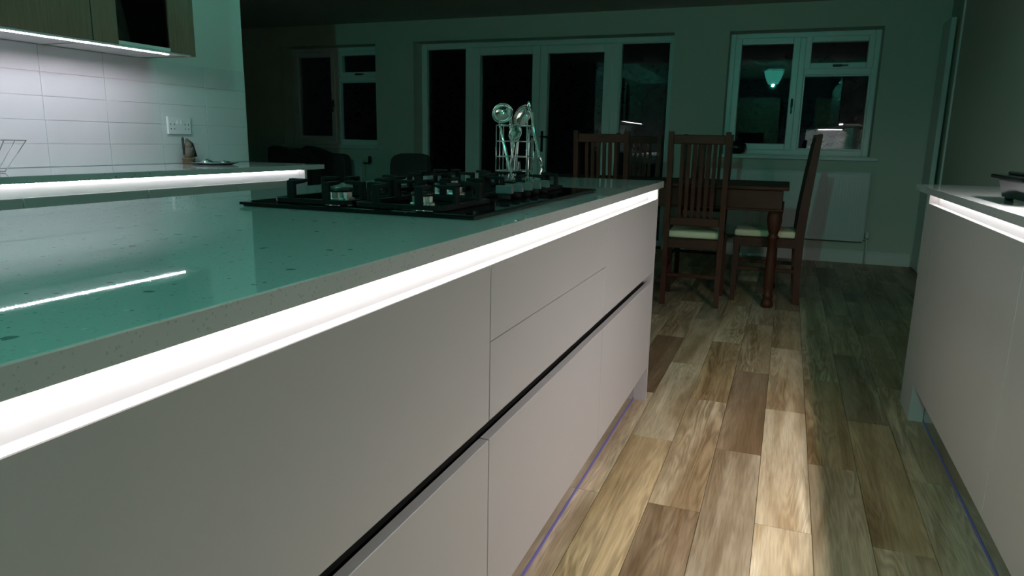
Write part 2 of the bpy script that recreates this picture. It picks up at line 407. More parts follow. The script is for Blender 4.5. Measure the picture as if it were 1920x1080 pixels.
wall_left = struct('wall_left', MB().box(-3.146, -3.026, -3.6, 3.434, 0, CK), M['paint_lit'], 'kitchen wall behind the left worktop, lightened in colour for its light', 'wall')
MB().box(-3.0262, -3.0228, 0.10, 3.433, 0.905, 1.4245).build('grout_bed', M['grout'], wall_left)
tile_cache = {}
ROWS = [0.910, 1.0095, 1.1110, 1.2120, 1.3130, 1.4246]
for r in range(5):
    z0, z1 = ROWS[r], ROWS[r + 1]
    for c in range(0, 12):
        y0 = 2.19 - 0.3095 * 7 + c * 0.3095; y1 = min(y0 + 0.3095, 3.434)
        if y0 < 0.09 or y1 - y0 < 0.02: continue
        k = (round(y1 - y0, 3), round(z1 - z0, 3))
        if k not in tile_cache:
            tile_cache[k] = MB().box(-0.0065, 0, 0.0009, k[0] - 0.0009, 0.0009, k[1] - 0.0009, bev=0.0009).mesh('tile', M['tile'])
        piece('tile', tile_cache[k], wall_left, (XL + random.uniform(-0.0004, 0.0004), y0, z0))
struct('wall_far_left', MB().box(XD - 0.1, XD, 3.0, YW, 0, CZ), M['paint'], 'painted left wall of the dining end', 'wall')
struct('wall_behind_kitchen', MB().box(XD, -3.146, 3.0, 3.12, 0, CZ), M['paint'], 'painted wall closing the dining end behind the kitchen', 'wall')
struct('wall_back', MB().box(-3.146, 1.24, -3.7, -3.6, 0, CK), M['slate'], 'dark painted wall behind the camera', 'wall')
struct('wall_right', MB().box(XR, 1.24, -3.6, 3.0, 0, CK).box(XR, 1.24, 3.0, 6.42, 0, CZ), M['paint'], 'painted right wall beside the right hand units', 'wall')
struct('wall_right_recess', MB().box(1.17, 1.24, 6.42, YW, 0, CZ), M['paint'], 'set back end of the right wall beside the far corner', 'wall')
struct('trim_1', MB().box(XR - 0.012, 1.17, 6.40, 6.42, 0, CZ, bev=0.002), M['trimpaint'], 'white corner trim up the edge of the right wall', 'trim')
# tall white door standing open flat against the recess
d2 = thing('door_2', 'tall plain white door folded against the right wall in the far corner', 'door', (1.14, 7.02, 0), kind='structure')
part_box('door_leaf', M['trimpaint'], d2, 1.112, 1.152, 6.86, 7.205, 0.004, 2.10, bev=0.003)
part_box('hinge', M['chrome'], d2, 1.152, 1.170, 7.19, 7.205, 1.75, 1.85)
part_box('hinge', M['chrome'], d2, 1.152, 1.170, 7.19, 7.205, 0.25, 0.35)
# skirting
sk = lambda a, b: MB().prism([(YW, 0), (YW - 0.018, 0), (YW - 0.018, 0.098), (YW - 0.008, 0.117), (YW, 0.117)], 'x', a, b)
struct('baseboard_far_right', sk(D1[1], 1.10), M['trimpaint'], 'white skirting board under the right window and radiator', 'skirting')
struct('baseboard_far_left', sk(XD, D1[0]), M['trimpaint'], 'white skirting board under the left window', 'skirting')

# ---- windows and patio doors (frames stand back in the reveals)
YF0, YF1 = YW + 0.19, YW + 0.26       # frame depth
def bars(parent, name, rects, y0, y1, bev=0.006, mat=None):
    mb = MB()
    for r in rects: mb.box(r[0], r[1], y0, y1, r[2], r[3], bev=bev)
    return mb.build(name, mat or M['upvc'], parent)
def ring(x0, x1, z0, z1, w, wb=None):
    wb = w if wb is None else wb
    return [(x0, x0 + w, z0, z1), (x1 - w, x1, z0, z1), (x0 + w, x1 - w, z1 - w, z1), (x0 + w, x1 - w, z0, z0 + wb)]
def pane(parent, x0, x1, z0, z1):
    return part_box('pane', M['pane'], parent, x0 - 0.006, x1 + 0.006, YW + 0.222, YW + 0.228, z0 - 0.006, z1 + 0.006)
def casement(name, W, label):
    x0, x1, z0, z1 = W; cx = (x0 + x1) / 2
    t = thing(name, label, 'window', (cx, YW + 0.2, z0), kind='structure')
    fr = ring(x0, x1, z0 + 0.025, z1, 0.052)
    fr.append((cx - 0.030, cx + 0.030, z0 + 0.07, z1 - 0.05)); fr.append((cx + 0.03, x1 - 0.05, 1.715, 1.775))
    bars(t, 'frame', fr, YF0, YF1)
    # side hung sash on the left
    sx0, sx1, sz0, sz1 = x0 + 0.044, cx - 0.022, z0 + 0.068, z1 - 0.044
    s = bars(t, 'sash', ring(sx0, sx1, sz0, sz1, 0.062), YF0 - 0.012, YF1 - 0.01)
    pane(s, sx0 + 0.062, sx1 - 0.062, sz0 + 0.062, sz1 - 0.062)
    h = MB().box(sx1 - 0.040, sx1 - 0.020, YF0 - 0.028, YF0 - 0.012, 1.42, 1.50, bev=0.003).box(sx1 - 0.036, sx1 - 0.024, YF0 - 0.046, YF0 - 0.026, 1.36, 1.49, bev=0.004).build('handle', M['darkhandle'], s)
    # top hung fanlight on the right
    tx0, tx1, tz0, tz1 = cx + 0.022, x1 - 0.044, 1.767, z1 - 0.044
    s = bars(t, 'fanlight_sash', ring(tx0, tx1, tz0, tz1, 0.056), YF0 - 0.012, YF1 - 0.01)
    pane(s, tx0 + 0.056, tx1 - 0.056, tz0 + 0.056, tz1 - 0.056)
    hx = (tx0 + tx1) / 2
    MB().box(hx - 0.045, hx + 0.035, YF0 - 0.028, YF0 - 0.012, tz0 + 0.018, tz0 + 0.038, bev=0.003).box(hx - 0.04, hx + 0.085, YF0 - 0.046, YF0 - 0.026, tz0 + 0.022, tz0 + 0.034, bev=0.004).build('handle', M['darkhandle'], s)
    # fixed light below it
    b = bars(t, 'glazing_bead', ring(cx + 0.03, x1 - 0.052, z0 + 0.077, 1.715, 0.014), YF0 + 0.004, YF1 - 0.012, bev=0.003)
    pane(b, cx + 0.044, x1 - 0.066, z0 + 0.091, 1.701)
    part_box('sill', M['trimpaint'], t, x0 - 0.035, x1 + 0.065, YW - 0.03, YW - 0.0005, z0 - 0.012, z0 + 0.018, bev=0.006, seg=2)
    part_box('sill_board', M['trimpaint'], t, x0 + 0.001, x1 - 0.001, YW - 0.0005, YF1, z0 + 0.001, z0 + 0.026)
    return t
casement('window_1', W1, 'white framed window at the far left above the dark sofa')
casement('window_2', W2, 'white framed window above the radiator on the right')
t = thing('door_1', 'white french doors with glazed side panels in the middle of the far wall', 'door', ((D1[0] + D1[1]) / 2, YW + 0.2, 0), kind='structure')
x0, x1 = D1[0], D1[1]; DA, DB, DC = -3.355, -2.572, -1.79
bars(t, 'frame', ring(x0, x1, 0, 2.113, 0.055, 0.035) + [(DA - 0.085, DA + 0.005, 0.035, 2.06), (DC - 0.005, DC + 0.085, 0.035, 2.06)], YF0, YF1)
for (a, b) in ((x0 + 0.055, DA - 0.085), (DC + 0.085, x1 - 0.055)):
    g = bars(t, 'side_light_bead', ring(a, b, 0.035, 2.058, 0.012, 0.02), YF0 + 0.004, YF1 - 0.012, bev=0.003)
    pane(g, a + 0.012, b - 0.012, 0.055, 2.046)
for (a, b, side) in ((DA, DB - 0.002, 1), (DB + 0.002, DC, -1)):
    s = bars(t, 'door_leaf', ring(a, b, 0.04, 2.055, 0.085, 0.16), YF0 - 0.012, YF1 - 0.01)
    pane(s, a + 0.085, b - 0.085, 0.20, 1.97)
    hx = (b - 0.042) if side > 0 else (a + 0.042)
    hz = 1.06
    m = MB().box(hx - 0.014, hx + 0.014, YF0 - 0.022, YF0 - 0.012, hz - 0.11, hz + 0.11, bev=0.004)
    m.tube([(hx, YF0 - 0.02, hz + 0.05), (hx, YF0 - 0.058, hz + 0.05), (hx - side * 0.02, YF0 - 0.064, hz + 0.05), (hx - side * 0.115, YF0 - 0.062, hz + 0.05)], 0.009, 8)
    m.build('handle', M['darkhandle'], s)

# ---- night garden outside
struct('ground', MB().box(-9, 4, YB, 14, -0.3, -0.12), M['garden'], 'dark garden ground beyond the windows', 'ground')
hd = MB(); hr = random.Random(3)
for i in range(5200):
    x = hr.uniform(-7.5, 2.2); z = hr.uniform(-0.1, 2.4) * hr.uniform(0.7, 1); y = 10.4 + hr.gauss(0, 0.22)
    a = hr.uniform(0, 6.28); b = hr.uniform(-1, 1); s = hr.uniform(0.03, 0.06)
    u = Vector((math.cos(a), math.sin(a) * 0.6, b)).normalized() * s; w = Vector((-math.sin(a), math.cos(a), 0.4)).normalized() * s * 0.5
    p = Vector((x, y, z))
    hd.bm.faces.new([hd.bm.verts.new(q) for q in (p - u, p + w, p + u, p - w)])
tag(hd.build('garden_hedge', M['leaf']), 'dark leafy hedge outside beyond the patio doors', 'hedge', kind='stuff')

# ================================================================ ISLAND
ZT, ZU, ZD, ZG, ZH, ZB = 0.910, 0.8845, 0.846, 0.5164, 0.5531, 0.15
IX, IXB, IYE, IYP = -0.4694, -1.410, 2.963, 2.8386     # worktop front, back, far end; end panel outer face
FX = -0.4725                                           # front faces
IY0 = -0.62
def rounded(x0, x1, y0, y1, r, corners, n=5):
    """rectangle with the named corners rounded; corners among 'ne','nw','se','sw' (n = far, e = right)"""
    pts = []
    for key, cx, cy, a0 in (('sw', x0, y0, 180), ('se', x1, y0, 270), ('ne', x1, y1, 0), ('nw', x0, y1, 90)):
        if key in corners:
            ox = cx + (r if cx == x0 else -r); oy = cy + (r if cy == y0 else -r)
            for i in range(n + 1):
                a = math.radians(a0 + 90 * i / n); pts.append((ox + r * math.cos(a), oy + r * math.sin(a)))
        else: pts.append((cx, cy))
    return pts
tag(MB().prism(rounded(IXB, IX, IY0, IYE, 0.03, ('ne', 'nw')), 'z', ZU, ZT, bev=0.0018, seg=2).build('island_worktop', M['quartz']),
    'pale speckled quartz worktop of the island carrying the gas hob', 'worktop')
def island_cabinet(y0, y1, label, split=False):
    t = thing('island_cabinet', label, 'cabinet', ((IX + IXB) / 2, (y0 + y1) / 2, 0), 'island base cabinets')
    part_box('carcass', M['carcass_shaded'], t, -1.372, -0.512, y0 + 0.001, y1 - 0.001, ZB, ZU - 0.002)
    g = 0.0015
    def front(z0, z1, name):
        return part_box(name, M['front'], t, FX - 0.020, FX, y0 + g, y1 - g, z0, z1, bev=0.0010)
    if split:
        front(ZH, 0.7025, 'drawer_front'); front(0.7047, ZD, 'drawer_front')
    else: front(ZH, ZD, 'drawer_front')
    front(ZB, ZG, 'drawer_front')
    part_box('back_panel', M['front'], t, -1.392, -1.372, y0 + g, y1 - g, ZB, ZD, bev=0.001)
    return t
island_cabinet(-0.60, 0.263, 'cashmere island drawer unit behind the left edge of the view')
island_cabinet(0.263, 1.1265, 'nearest cashmere island unit with one tall drawer front above another')
island_cabinet(1.1265, 1.9885, 'middle cashmere island unit below the hob knobs with three drawer fronts', True)
island_cabinet(1.9885, 2.818, 'cashmere island unit next to the far end panel')
ep = thing('island_end_panel', 'pale full height end panel closing the far end of the island', 'panel', (-0.93, 2.8283, 0))
part_box('panel', M['front'], ep, -1.392, FX, 2.8193, IYP, 0, ZU, bev=0.001)
# continuous profile rails
ch = thing('lighting_channel', 'white lit recess under the island worktop edge', 'channel', (-0.50, 1.1, 0.834))
MB().box(-0.5115, -0.5095, IY0 + 0.03, 2.8188, 0.829, 0.8840).box(-0.5095, -0.4930, IY0 + 0.03, 2.8188, 0.829, 0.8315).build('channel_profile', M['channel_grey'], ch)
def led_run(name, label, x, y0, y1, z, mat, w=0.010, beads=False, group='led light strips', backing=True):
    t = thing(name, label, 'light', (x, (y0 + y1) / 2, z), group)
    part_box('tape', M['tape'], t, x - w / 2 - 0.001, x + w / 2 + 0.001, y0, y1, z - 0.0012, z)
    mb = MB()
    if beads:
        y = y0 + 0.006
        while y < y1 - 0.004:
            mb.box(x - 0.0032, x + 0.0032, y, y + 0.0075, z - 0.0034, z - 0.0012); y += 0.0165
        o = mb.build('diode', mat, t); o['kind'] = 'stuff'
    else:
        mb.box(x - w / 2, x + w / 2, y0 + 0.002, y1 - 0.002, z - 0.0042, z - 0.0012); mb.build('diffuser', mat, t)
    return t
led_run('led_strip', 'glowing white led strip tucked under the island worktop edge', -0.4985, IY0 + 0.05, 2.814, ZU - 0.0002, M['led_island'])
hr_ = thing('handle_rail', 'dark metal handle rail between the upper and lower island drawers', 'handle rail', (-0.50, 1.1, ZG))
MB().prism([(-0.5118, ZG - 0.03), (-0.5095, ZG - 0.03), (-0.5095, 0.524), (-0.5060, 0.530), (-0.5000, 0.533), (-0.4965, 0.5365), (-0.5000, 0.5395), (-0.5060, 0.5385), (-0.5095, 0.542), (-0.5095, ZH + 0.03), (-0.5118, ZH + 0.03)], 'y', IY0 + 0.03, 2.8188).build('rail_profile', M['rail'], hr_)
pl = thing('island_plinth', 'reflective metal kickboard along the island foot', 'plinth', (-0.53, 1.1, 0))
part_box('kickboard', M['plinth'], pl, -0.540, -0.5239, IY0 + 0.05, 2.8188, 0.0005, ZB)
part_box('protective_film', M['film'], pl, -0.5239, -0.5222, IY0 + 0.05, 2.8188, 0.0006, 0.011)

# ================================================================ GAS HOB
HX0, HX1, HY0, HY1 = -1.104, -0.545, 1.216, 2.130
HZ = ZT + 0.0005
hob = thing('gas_hob', 'black glass five burner gas hob set on the island worktop', 'hob', ((HX0 + HX1) / 2, (HY0 + HY1) / 2, HZ))
part_box('glass_plate', M['glassblack'], hob, HX0, HX1, HY0, HY1, HZ + 0.003, HZ + 0.0095, bev=0.0015, seg=2)
part_box('seal', M['hole'], hob, HX0 + 0.006, HX1 - 0.006, HY0 + 0.006, HY1 - 0.006, HZ, HZ + 0.003)
GZ = HZ + 0.0095
def burner(cx, cy, r, label=None):
    c = MB().lathe([(r * 1.18, 0), (r * 1.18, 0.004), (r * 0.98, 0.006), (r * 0.98, 0.0185), (r * 0.9, 0.0200), (0, 0.0200)], (cx, cy, GZ), 36, flute=0.10).build('burner_crown', M['alu'], hob)
    MB().lathe([(r * 0.5, 0), (r * 1.04, 0.001), (r * 1.08, 0.004), (r * 1.02, 0.0075), (r * 0.3, 0.0095), (0, 0.0097)], (cx, cy, GZ + 0.0200), 28).build('burner_cap', M['capblack'], c)
BUR = [(-0.957, 1.373, 0.031), (-0.735, 1.362, 0.023), (-0.835, 1.672, 0.046), (-0.955, 1.950, 0.023), (-0.745, 1.945, 0.031)]
for b in BUR: burner(*b)
# prong: plate rising off the frame with a finger turned to the burner (local: foot at origin, finger towards +x)
prong_me = MB().prism([(-0.006, 0.006), (0.010, 0.006), (0.0085, 0.038), (0.030, 0.041), (0.030, 0.048), (-0.004, 0.048), (-0.006, 0.044)], 'y', -0.005, 0.005, bev=0.0012).mesh('prong', M['castiron'])
wide_me = MB().prism([(-0.005, 0.006), (0.004, 0.006), (0.004, 0.039), (0.040, 0.042), (0.040, 0.048), (-0.003, 0.048), (-0.005, 0.045)], 'y', -0.0085, 0.0085, bev=0.0012).mesh('prong', M['castiron'])
def grate(x0, x1, y0, y1, big=False):
    b = 0.014
    f = MB()
    c = 0.02
    poly = lambda d: [(x0 + d, y0 + c), (x0 + c, y0 + d), (x1 - c, y0 + d), (x1 - d, y0 + c), (x1 - d, y1 - c), (x1 - c, y1 - d), (x0 + c, y1 - d), (x0 + d, y1 - c)]
    o, i = poly(0), poly(b)
    bm = f.bm; z0, z1 = GZ + 0.0015, GZ + 0.0105
    R = [[bm.verts.new((*p, z)) for p in P] for P, z in ((o, z0), (o, z1), (i, z1), (i, z0))]
    for A, B in zip(R, R[1:] + R[:1]):
        for k in range(8): bm.faces.new((A[k], A[(k + 1) % 8], B[(k + 1) % 8], B[k]))
    for (x, y) in ((x0 + 0.02, y0 + 0.02), (x1 - 0.02, y0 + 0.02), (x0 + 0.02, y1 - 0.02), (x1 - 0.02, y1 - 0.02)):
        f.box(x - 0.006, x + 0.006, y - 0.006, y + 0.006, GZ - 0.0005, GZ + 0.003)
    bmesh.ops.recalc_face_normals(bm, faces=bm.faces)
    g = f.build('pan_support', M['castiron'], hob)
    base = Vector(hob.location)
    w, l = x1 - x0, y1 - y0
    for s in (0.27, 0.73):
        for (px, py, a) in ((x0 + 0.006, y0 + l * s, 0), (x1 - 0.006, y0 + l * s, math.pi), (x0 + w * s, y0 + 0.006, math.pi / 2), (x0 + w * s, y1 - 0.006, -math.pi / 2)):
            p = piece('prong', wide_me if abs(math.sin(a)) > 0.5 else wide_me, g, Vector((px, py, GZ)) - base); p.rotation_euler = (0, 0, a)
grate(-1.045, -0.850, 1.245, 1.505); grate(-0.836, -0.622, 1.240, 1.490)
grate(-0.975, -0.690, 1.520, 1.800)
grate(-1.045, -0.850, 1.820, 2.085); grate(-0.836, -0.635, 1.825, 2.085)
kb = MB().lathe([(0.0165, 0), (0.0165, 0.010), (0.013, 0.0125), (0.013, 0.016), (0, 0.016)], (0, 0, 0), 24).mesh('knob_base', M['castiron'])
kg = MB().box(-0.021, 0.021, -0.0065, 0.0065, 0.0155, 0.0345, bev=0.0012, seg=2).mesh('knob', M['knob'])
for y in (1.585, 1.655, 1.722, 1.792, 1.862):
    k = piece('knob', kg, hob, Vector((-0.632, y, GZ)) - Vector(hob.location))
    piece('knob_base', kb, k, (0, 0, 0))

# ================================================================ UTENSIL BASKET behind the hob
BX, BY, BR = -0.868, 2.262, 0.062
bk = thing('wire_basket', 'round chrome wire utensil basket standing behind the hob', 'basket', (BX, BY, ZT))
circ = lambda r, z, n=28, cx=BX, cy=BY: [(cx + r * math.cos(i * 2 * math.pi / n), cy + r * math.sin(i * 2 * math.pi / n), z) for i in range(n)]
for i, z in enumerate((0.915, 0.961, 1.008, 1.058, 1.110)):
    MB().tube(circ(BR, z), 0.0019, 6, closed=True).build('hoop', M['steel'], bk)
for i in range(8):
    a = i * math.pi / 4 + 0.25; x, y = BX + (BR + 0.001) * math.cos(a), BY + (BR + 0.001) * math.sin(a)
    MB().tube([(x, y, 0.9125), (x, y, 1.112)], 0.0019, 6).build('upright', M['steel'], bk)
MB().lathe([(BR, 0), (BR, 0.0015), (0, 0.0015)], (BX, BY, 0.912), 28).build('bottom', M['steel'], bk)
def handle_bar(mb, p0, p1, w0=0.005, w1=0.009):
    p0, p1 = Vector(p0), Vector(p1); n = 6
    mb.tube([p0.lerp(p1, i / n) for i in range(n + 1)], w0, 8, r2=w1)
def utensil(name, label, cat): return thing(name, label, cat, (BX, BY, ZT + 0.004), 'steel utensils in the wire basket')
BZ = 0.9165
# ladle: handle rises from the foot of the basket to the left, cup leaning out
u = utensil('ladle', 'steel ladle with a deep round cup leaning left in the wire basket', 'ladle')
m = MB(); handle_bar(m, (BX + 0.012, BY - 0.040, BZ), (BX - 0.050, BY - 0.022, 1.128), 0.0065, 0.0045); m.build('handle', M['steel'], u)
rot = Matrix.Rotation(math.radians(-62), 4, 'Y') @ Matrix.Rotation(math.radians(20), 4, 'X')
def bowl(c, r, depth, rot, th=0.0015, n=28):
    mb = MB(); prof = [(r * math.sin(t * math.pi / 2 / 7), -depth * math.cos(t * math.pi / 2 / 7)) for t in range(8)]
    inner = [((r - th) * math.sin(t * math.pi / 2 / 7), -(depth - th) * math.cos(t * math.pi / 2 / 7)) for t in range(7, -1, -1)]
    inner[-1] = (0, -(depth - th)); prof[0] = (0, -depth)
    mb.lathe(prof + inner, (0, 0, 0), n)
    bmesh.ops.transform(mb.bm, matrix=Matrix.Translation(c) @ rot, verts=mb.bm.verts)
    return mb
bowl((BX - 0.036, BY - 0.026, 1.150), 0.036, 0.028, Matrix.Rotation(math.radians(24), 4, 'Y') @ Matrix.Rotation(math.radians(62), 4, 'X')).build('cup', M['steel'], u)
# skimmer: large shallow disc behind
u = utensil('skimmer', 'steel skimmer with a broad shallow disc in the middle of the wire basket', 'skimmer')
m = MB(); handle_bar(m, (BX - 0.006, BY + 0.014, BZ), (BX + 0.010, BY + 0.012, 1.108), 0.0062, 0.0045); m.build('handle', M['steel'], u)
bowl((BX + 0.020, BY + 0.014, 1.142), 0.033, 0.016, Matrix.Rotation(math.radians(26), 4, 'Y') @ Matrix.Rotation(math.radians(66), 4, 'X') @ Matrix.Rotation(math.radians(35), 4, 'Y') @ Matrix.Diagonal((0.8, 1.25, 1, 1))).build('disc', M['steel'], u)
# serving spoon low in the basket
u = utensil('serving_spoon', 'steel serving spoon low in the wire basket before the skimmer', 'spoon')
m = MB(); handle_bar(m, (BX - 0.016, BY - 0.010, BZ), (BX + 0.004, BY - 0.014, 1.066), 0.006, 0.0045); m.build('handle', M['steel'], u)
b = bowl((BX + 0.006, BY - 0.014, 1.086), 0.022, 0.008, Matrix.Rotation(math.radians(12), 4, 'Y') @ Matrix.Rotation(math.radians(78), 4, 'X') @ Matrix.Diagonal((1, 1.35, 1, 1)))
b.build('bowl', M['steel'], u)
# potato masher: two legs and a looped head upward on the right
u = utensil('fork', 'steel serving fork with long prongs upright at the right of the wire basket', 'fork')
m = MB(); handle_bar(m, (BX + 0.036, BY + 0.026, BZ), (BX + 0.042, BY + 0.022, 1.085), 0.006, 0.0045); m.build('handle', M['steel'], u)
m = MB()
m.tube([(BX + 0.042, BY + 0.022, 1.083), (BX + 0.035, BY + 0.022, 1.100), (BX + 0.037, BY + 0.022, 1.160)], 0.003, 8)
m.tube([(BX + 0.042, BY + 0.022, 1.083), (BX + 0.052, BY + 0.022, 1.100), (BX + 0.055, BY + 0.022, 1.155)], 0.003, 8)
m.build('prongs', M['steel'], u)
u = utensil('fish_slice', 'steel fish slice standing head down in the wire basket', 'spatula')
m = MB(); handle_bar(m, (BX - 0.018, BY + 0.034, 0.985), (BX - 0.030, BY + 0.034, 1.135), 0.005, 0.006); m.build('handle', M['steel'], u)
m = MB().box(-0.026, 0.026, -0.001, 0.001, -0.068, 0.004, bev=0.0008, mat=Matrix.Translation((BX - 0.018, BY + 0.034, 0.985)) @ Matrix.Rotation(-0.08, 4, 'Y')); m.build('blade', M['steel'], u)
# long serving tool hooked over the rim and hanging outside on the right
u = thing('hanging_server', 'long steel server hooked over the basket rim hanging outside on the right', 'server', (BX + BR + 0.03, BY - 0.01, ZT + 0.004), 'steel utensils in the wire basket')
RX = BX + BR
m = MB(); m.tube([(RX - 0.022, BY, 1.150), (RX - 0.012, BY - 0.002, 1.158), (RX - 0.002, BY - 0.004, 1.148), (RX + 0.0120, BY - 0.006, 1.075), (RX + 0.030, BY - 0.008, 1.010), (RX + 0.039, BY - 0.010, 0.980)], 0.0048, 8, r2=0.0065); m.build('handle', M['steel'], u)
m = MB().ball((RX - 0.0145, BY, 1.176), 0.008, 0.8, 0.5, 1.7); m.tube([(RX - 0.0145, BY, 1.170), (RX - 0.0125, BY - 0.002, 1.157)], 0.003, 6); m.build('hanging_eye', M['steel'], u)
m = MB()
pts = [(RX + 0.038, 0.986), (RX + 0.042, 0.970), (RX + 0.037, 0.952), (RX + 0.040, 0.938), (RX + 0.056, 0.922), (RX + 0.058, 0.918)]
for (a, c), (d, e) in zip(pts, pts[1:]):
    v = [m.bm.verts.new(q) for q in ((a, BY - 0.026, c), (a, BY + 0.008, c), (d, BY + 0.008, e), (d, BY - 0.026, e))]
    m.bm.faces.new(v)
bmesh.ops.remove_doubles(m.bm, verts=m.bm.verts, dist=0.0005)
bmesh.ops.solidify(m.bm, geom=m.bm.faces[:], thickness=0.0015)
for f in m.bm.faces: f.smooth = True
m.build('blade', M['steel'], u)

# ================================================================ RIGHT HAND UNITS
RWX, RFX, RYE, RYP = 0.5172, 0.5330, 3.491, 3.2655
tag(MB().prism(rounded(RWX, XR - 0.001, -1.75, RYE, 0.02, ('nw',)), 'z', ZU, ZT, bev=0.0018, seg=2).build('right_worktop', M['quartz']),
    'pale quartz worktop on the right holding the glossy black tray', 'worktop')
def right_cabinet(y0, y1, label):
    t = thing('base_cabinet', label, 'cabinet', (0.82, (y0 + y1) / 2, 0), 'right hand base cabinets')
    part_box('carcass', M['carcass_shaded'], t, 0.574, XR - 0.004, y0 + 0.001, y1 - 0.001, ZB, ZU - 0.002)
    part_box('door', M['front'], t, RFX, RFX + 0.020, y0 + 0.0011, y1 - 0.0011, ZB, ZD, bev=0.001)
right_cabinet(-0.40, 0.78, 'cashmere base unit on the right beside the camera')
right_cabinet(0.78, 1.9505, 'cashmere base unit at the right edge of the view below the black tray')
right_cabinet(1.9505, 3.036, 'wide flush cashmere base unit on the right nearest the dining end')
ep = thing('right_end_panel', 'pale post and end panel closing the right hand units by the floor', 'panel', (0.82, 3.15, 0))
MB().box(RFX + 0.02, 0.584, 3.0375, 3.2465, 0.0, 0.82).box(RFX, RFX + 0.020, 3.0375, 3.2465, 0.0, ZD).box(RFX, RFX + 0.020, 3.2465, RYP, 0.0, ZD, bev=0.001).box(RFX + 0.020, XR - 0.004, 3.2465, RYP, 0, ZU, bev=0.001).box(RFX + 0.003, RFX + 0.020, 3.2465, RYP, ZD, ZU - 0.001).build('panel', M['front'], ep)
ch = thing('lighting_channel', 'white lit recess under the right worktop edge', 'channel', (0.56, 1.2, 0.834))
MB().box(0.5700, 0.5720, -0.38, 3.2460, 0.829, 0.8840).box(0.5535, 0.5700, -0.38, 3.2460, 0.829, 0.8315).build('channel_profile', M['channel'], ch)
led_run('led_strip', 'glowing white led strip under the right worktop edge', 0.5590, 1.60, 3.240, ZU - 0.0002, M['led_right'])
pl = thing('right_plinth', 'reflective metal kickboard under the right hand units', 'plinth', (0.6, 1.3, 0))
part_box('kickboard', M['plinth'], pl, 0.585, 0.601, -0.4, 3.0365, 0.0005, ZB)
part_box('protective_film', M['film'], pl, 0.5833, 0.585, -0.4, 3.0365, 0.0006, 0.011)
# wall cabinets over the right worktop, just outside the view, with their own strip
for (a, b, lab) in ((-0.9, -0.08, 'oak wall cabinet over the right worktop behind the camera'), (-0.08, 0.74, 'oak wall cabinet over the right worktop beside the camera'),
                    (0.74, 1.56, 'oak wall cabinet over the right worktop before its end unit'), (1.56, 2.24, 'oak wall cabinet at the dining end of the right worktop')):
    t = thing('wall_cabinet', lab, 'cabinet', (0.9, (a + b) / 2, 1.4225), 'right hand wall cabinets')
    part_box('carcass', M['carcass'], t, 0.69, XR - 0.001, a + 0.001, b - 0.001, 1.4245, 2.15)
    part_box('door', M['oak'], t, 0.67, 0.689, a + 0.002, b - 0.002, 1.4000, 2.15, bev=0.001)
led_run('led_strip', 'led strip under the oak wall cabinets over the right worktop', 0.722, 1.48, 2.22, 1.4243, M['led_wall_right'], w=0.050)

# glossy black lidded tray on the right worktop
t = thing('roasting_tray', 'glossy black lidded tray on small feet on the right worktop', 'tray', (0.74, 2.43, ZT))
TX0, TX1, TY0, TY1 = 0.607, 0.865, 2.262, 2.600
mb = MB(); bm = mb.bm
lv = [(0.012, 0.010), (0.0, 0.062), (0.0, 0.068)]
R = [[bm.verts.new(p) for p in ((TX0 + d, TY0 + d, ZT + z), (TX1 - d, TY0 + d, ZT + z), (TX1 - d, TY1 - d, ZT + z), (TX0 + d, TY1 - d, ZT + z))] for d, z in lv]
for A, B in zip(R, R[1:]):
    for k in range(4): bm.faces.new((A[k], A[(k + 1) % 4], B[(k + 1) % 4], B[k]))
bm.faces.new(R[0][::-1]); bm.faces.new(R[-1])
mb._bevel([e for e in bm.edges if abs(e.verts[0].co.z - e.verts[1].co.z) > 0.02], 0.008, 2)
mb.build('body', M['blackgloss'], t)
MB().prism(rounded(TX0 - 0.022, TX1 + 0.022, TY0 - 0.022, TY1 + 0.022, 0.03, ('ne', 'nw', 'se', 'sw')), 'z', ZT + 0.066, ZT + 0.078, bev=0.004, seg=2).build('rim', M['blackgloss'], t)
mb = MB().prism(rounded(TX0 + 0.012, TX1 - 0.012, TY0 + 0.012, TY1 - 0.012, 0.04, ('ne', 'nw', 'se', 'sw')), 'z', ZT + 0.078, ZT + 0.088, bev=0.006, seg=3); mb.build('lid', M['blackgloss'], t)
for (x, y) in ((TX0 + 0.03, TY0 + 0.03), (TX1 - 0.03, TY0 + 0.03), (TX0 + 0.03, TY1 - 0.03), (TX1 - 0.03, TY1 - 0.03)):
    MB().lathe([(0.010, 0), (0.013, 0.004), (0.012, 0.011), (0, 0.011)], (x, y, ZT), 14).build('foot', M['blackgloss'], t)

# back run, seen only mirrored in the windows
t = thing('back_cabinet', 'pale base unit along the wall behind the camera', 'cabinet', (0.5, -2.1, 0))
part_box('carcass', M['front'], t, -0.3, XR - 0.004, -3.59, -2.98, 0.0, ZU - 0.001)
tag(MB().box(-0.31, XR - 0.002, -3.598, -2.952, ZU, ZT, bev=0.002).build('back_worktop', M['quartz']), 'pale quartz worktop along the wall behind the camera', 'worktop')
t = thing('wall_cabinet', 'oak wall cabinet over the worktop behind the camera', 'cabinet', (0.8, -2.2, 1.45), 'back wall cabinets')
part_box('carcass', M['oak'], t, 0.45, XR - 0.004, -3.598, -3.25, 1.45, 2.15)
led_t = thing('led_strip', 'led strip under the wall cabinet behind the camera', 'light', (0.8, -2.12, 1.45), 'led light strips')
part_box('diffuser', M['led_back'], led_t, 0.55, 1.05, -3.34, -3.32, 1.446, 1.4498)
tag(MB().box(0.30, XR - 0.002, -3.599, -3.592, ZT + 0.0005, 1.449).build('back_splashback', M['tile']), 'pale splashback panel lit by a strip on the wall behind the camera', 'splashback')
t = thing('tall_cabinet', 'tall oak housing unit by the wall behind the camera', 'cabinet', (-0.7, -2.1, 0))
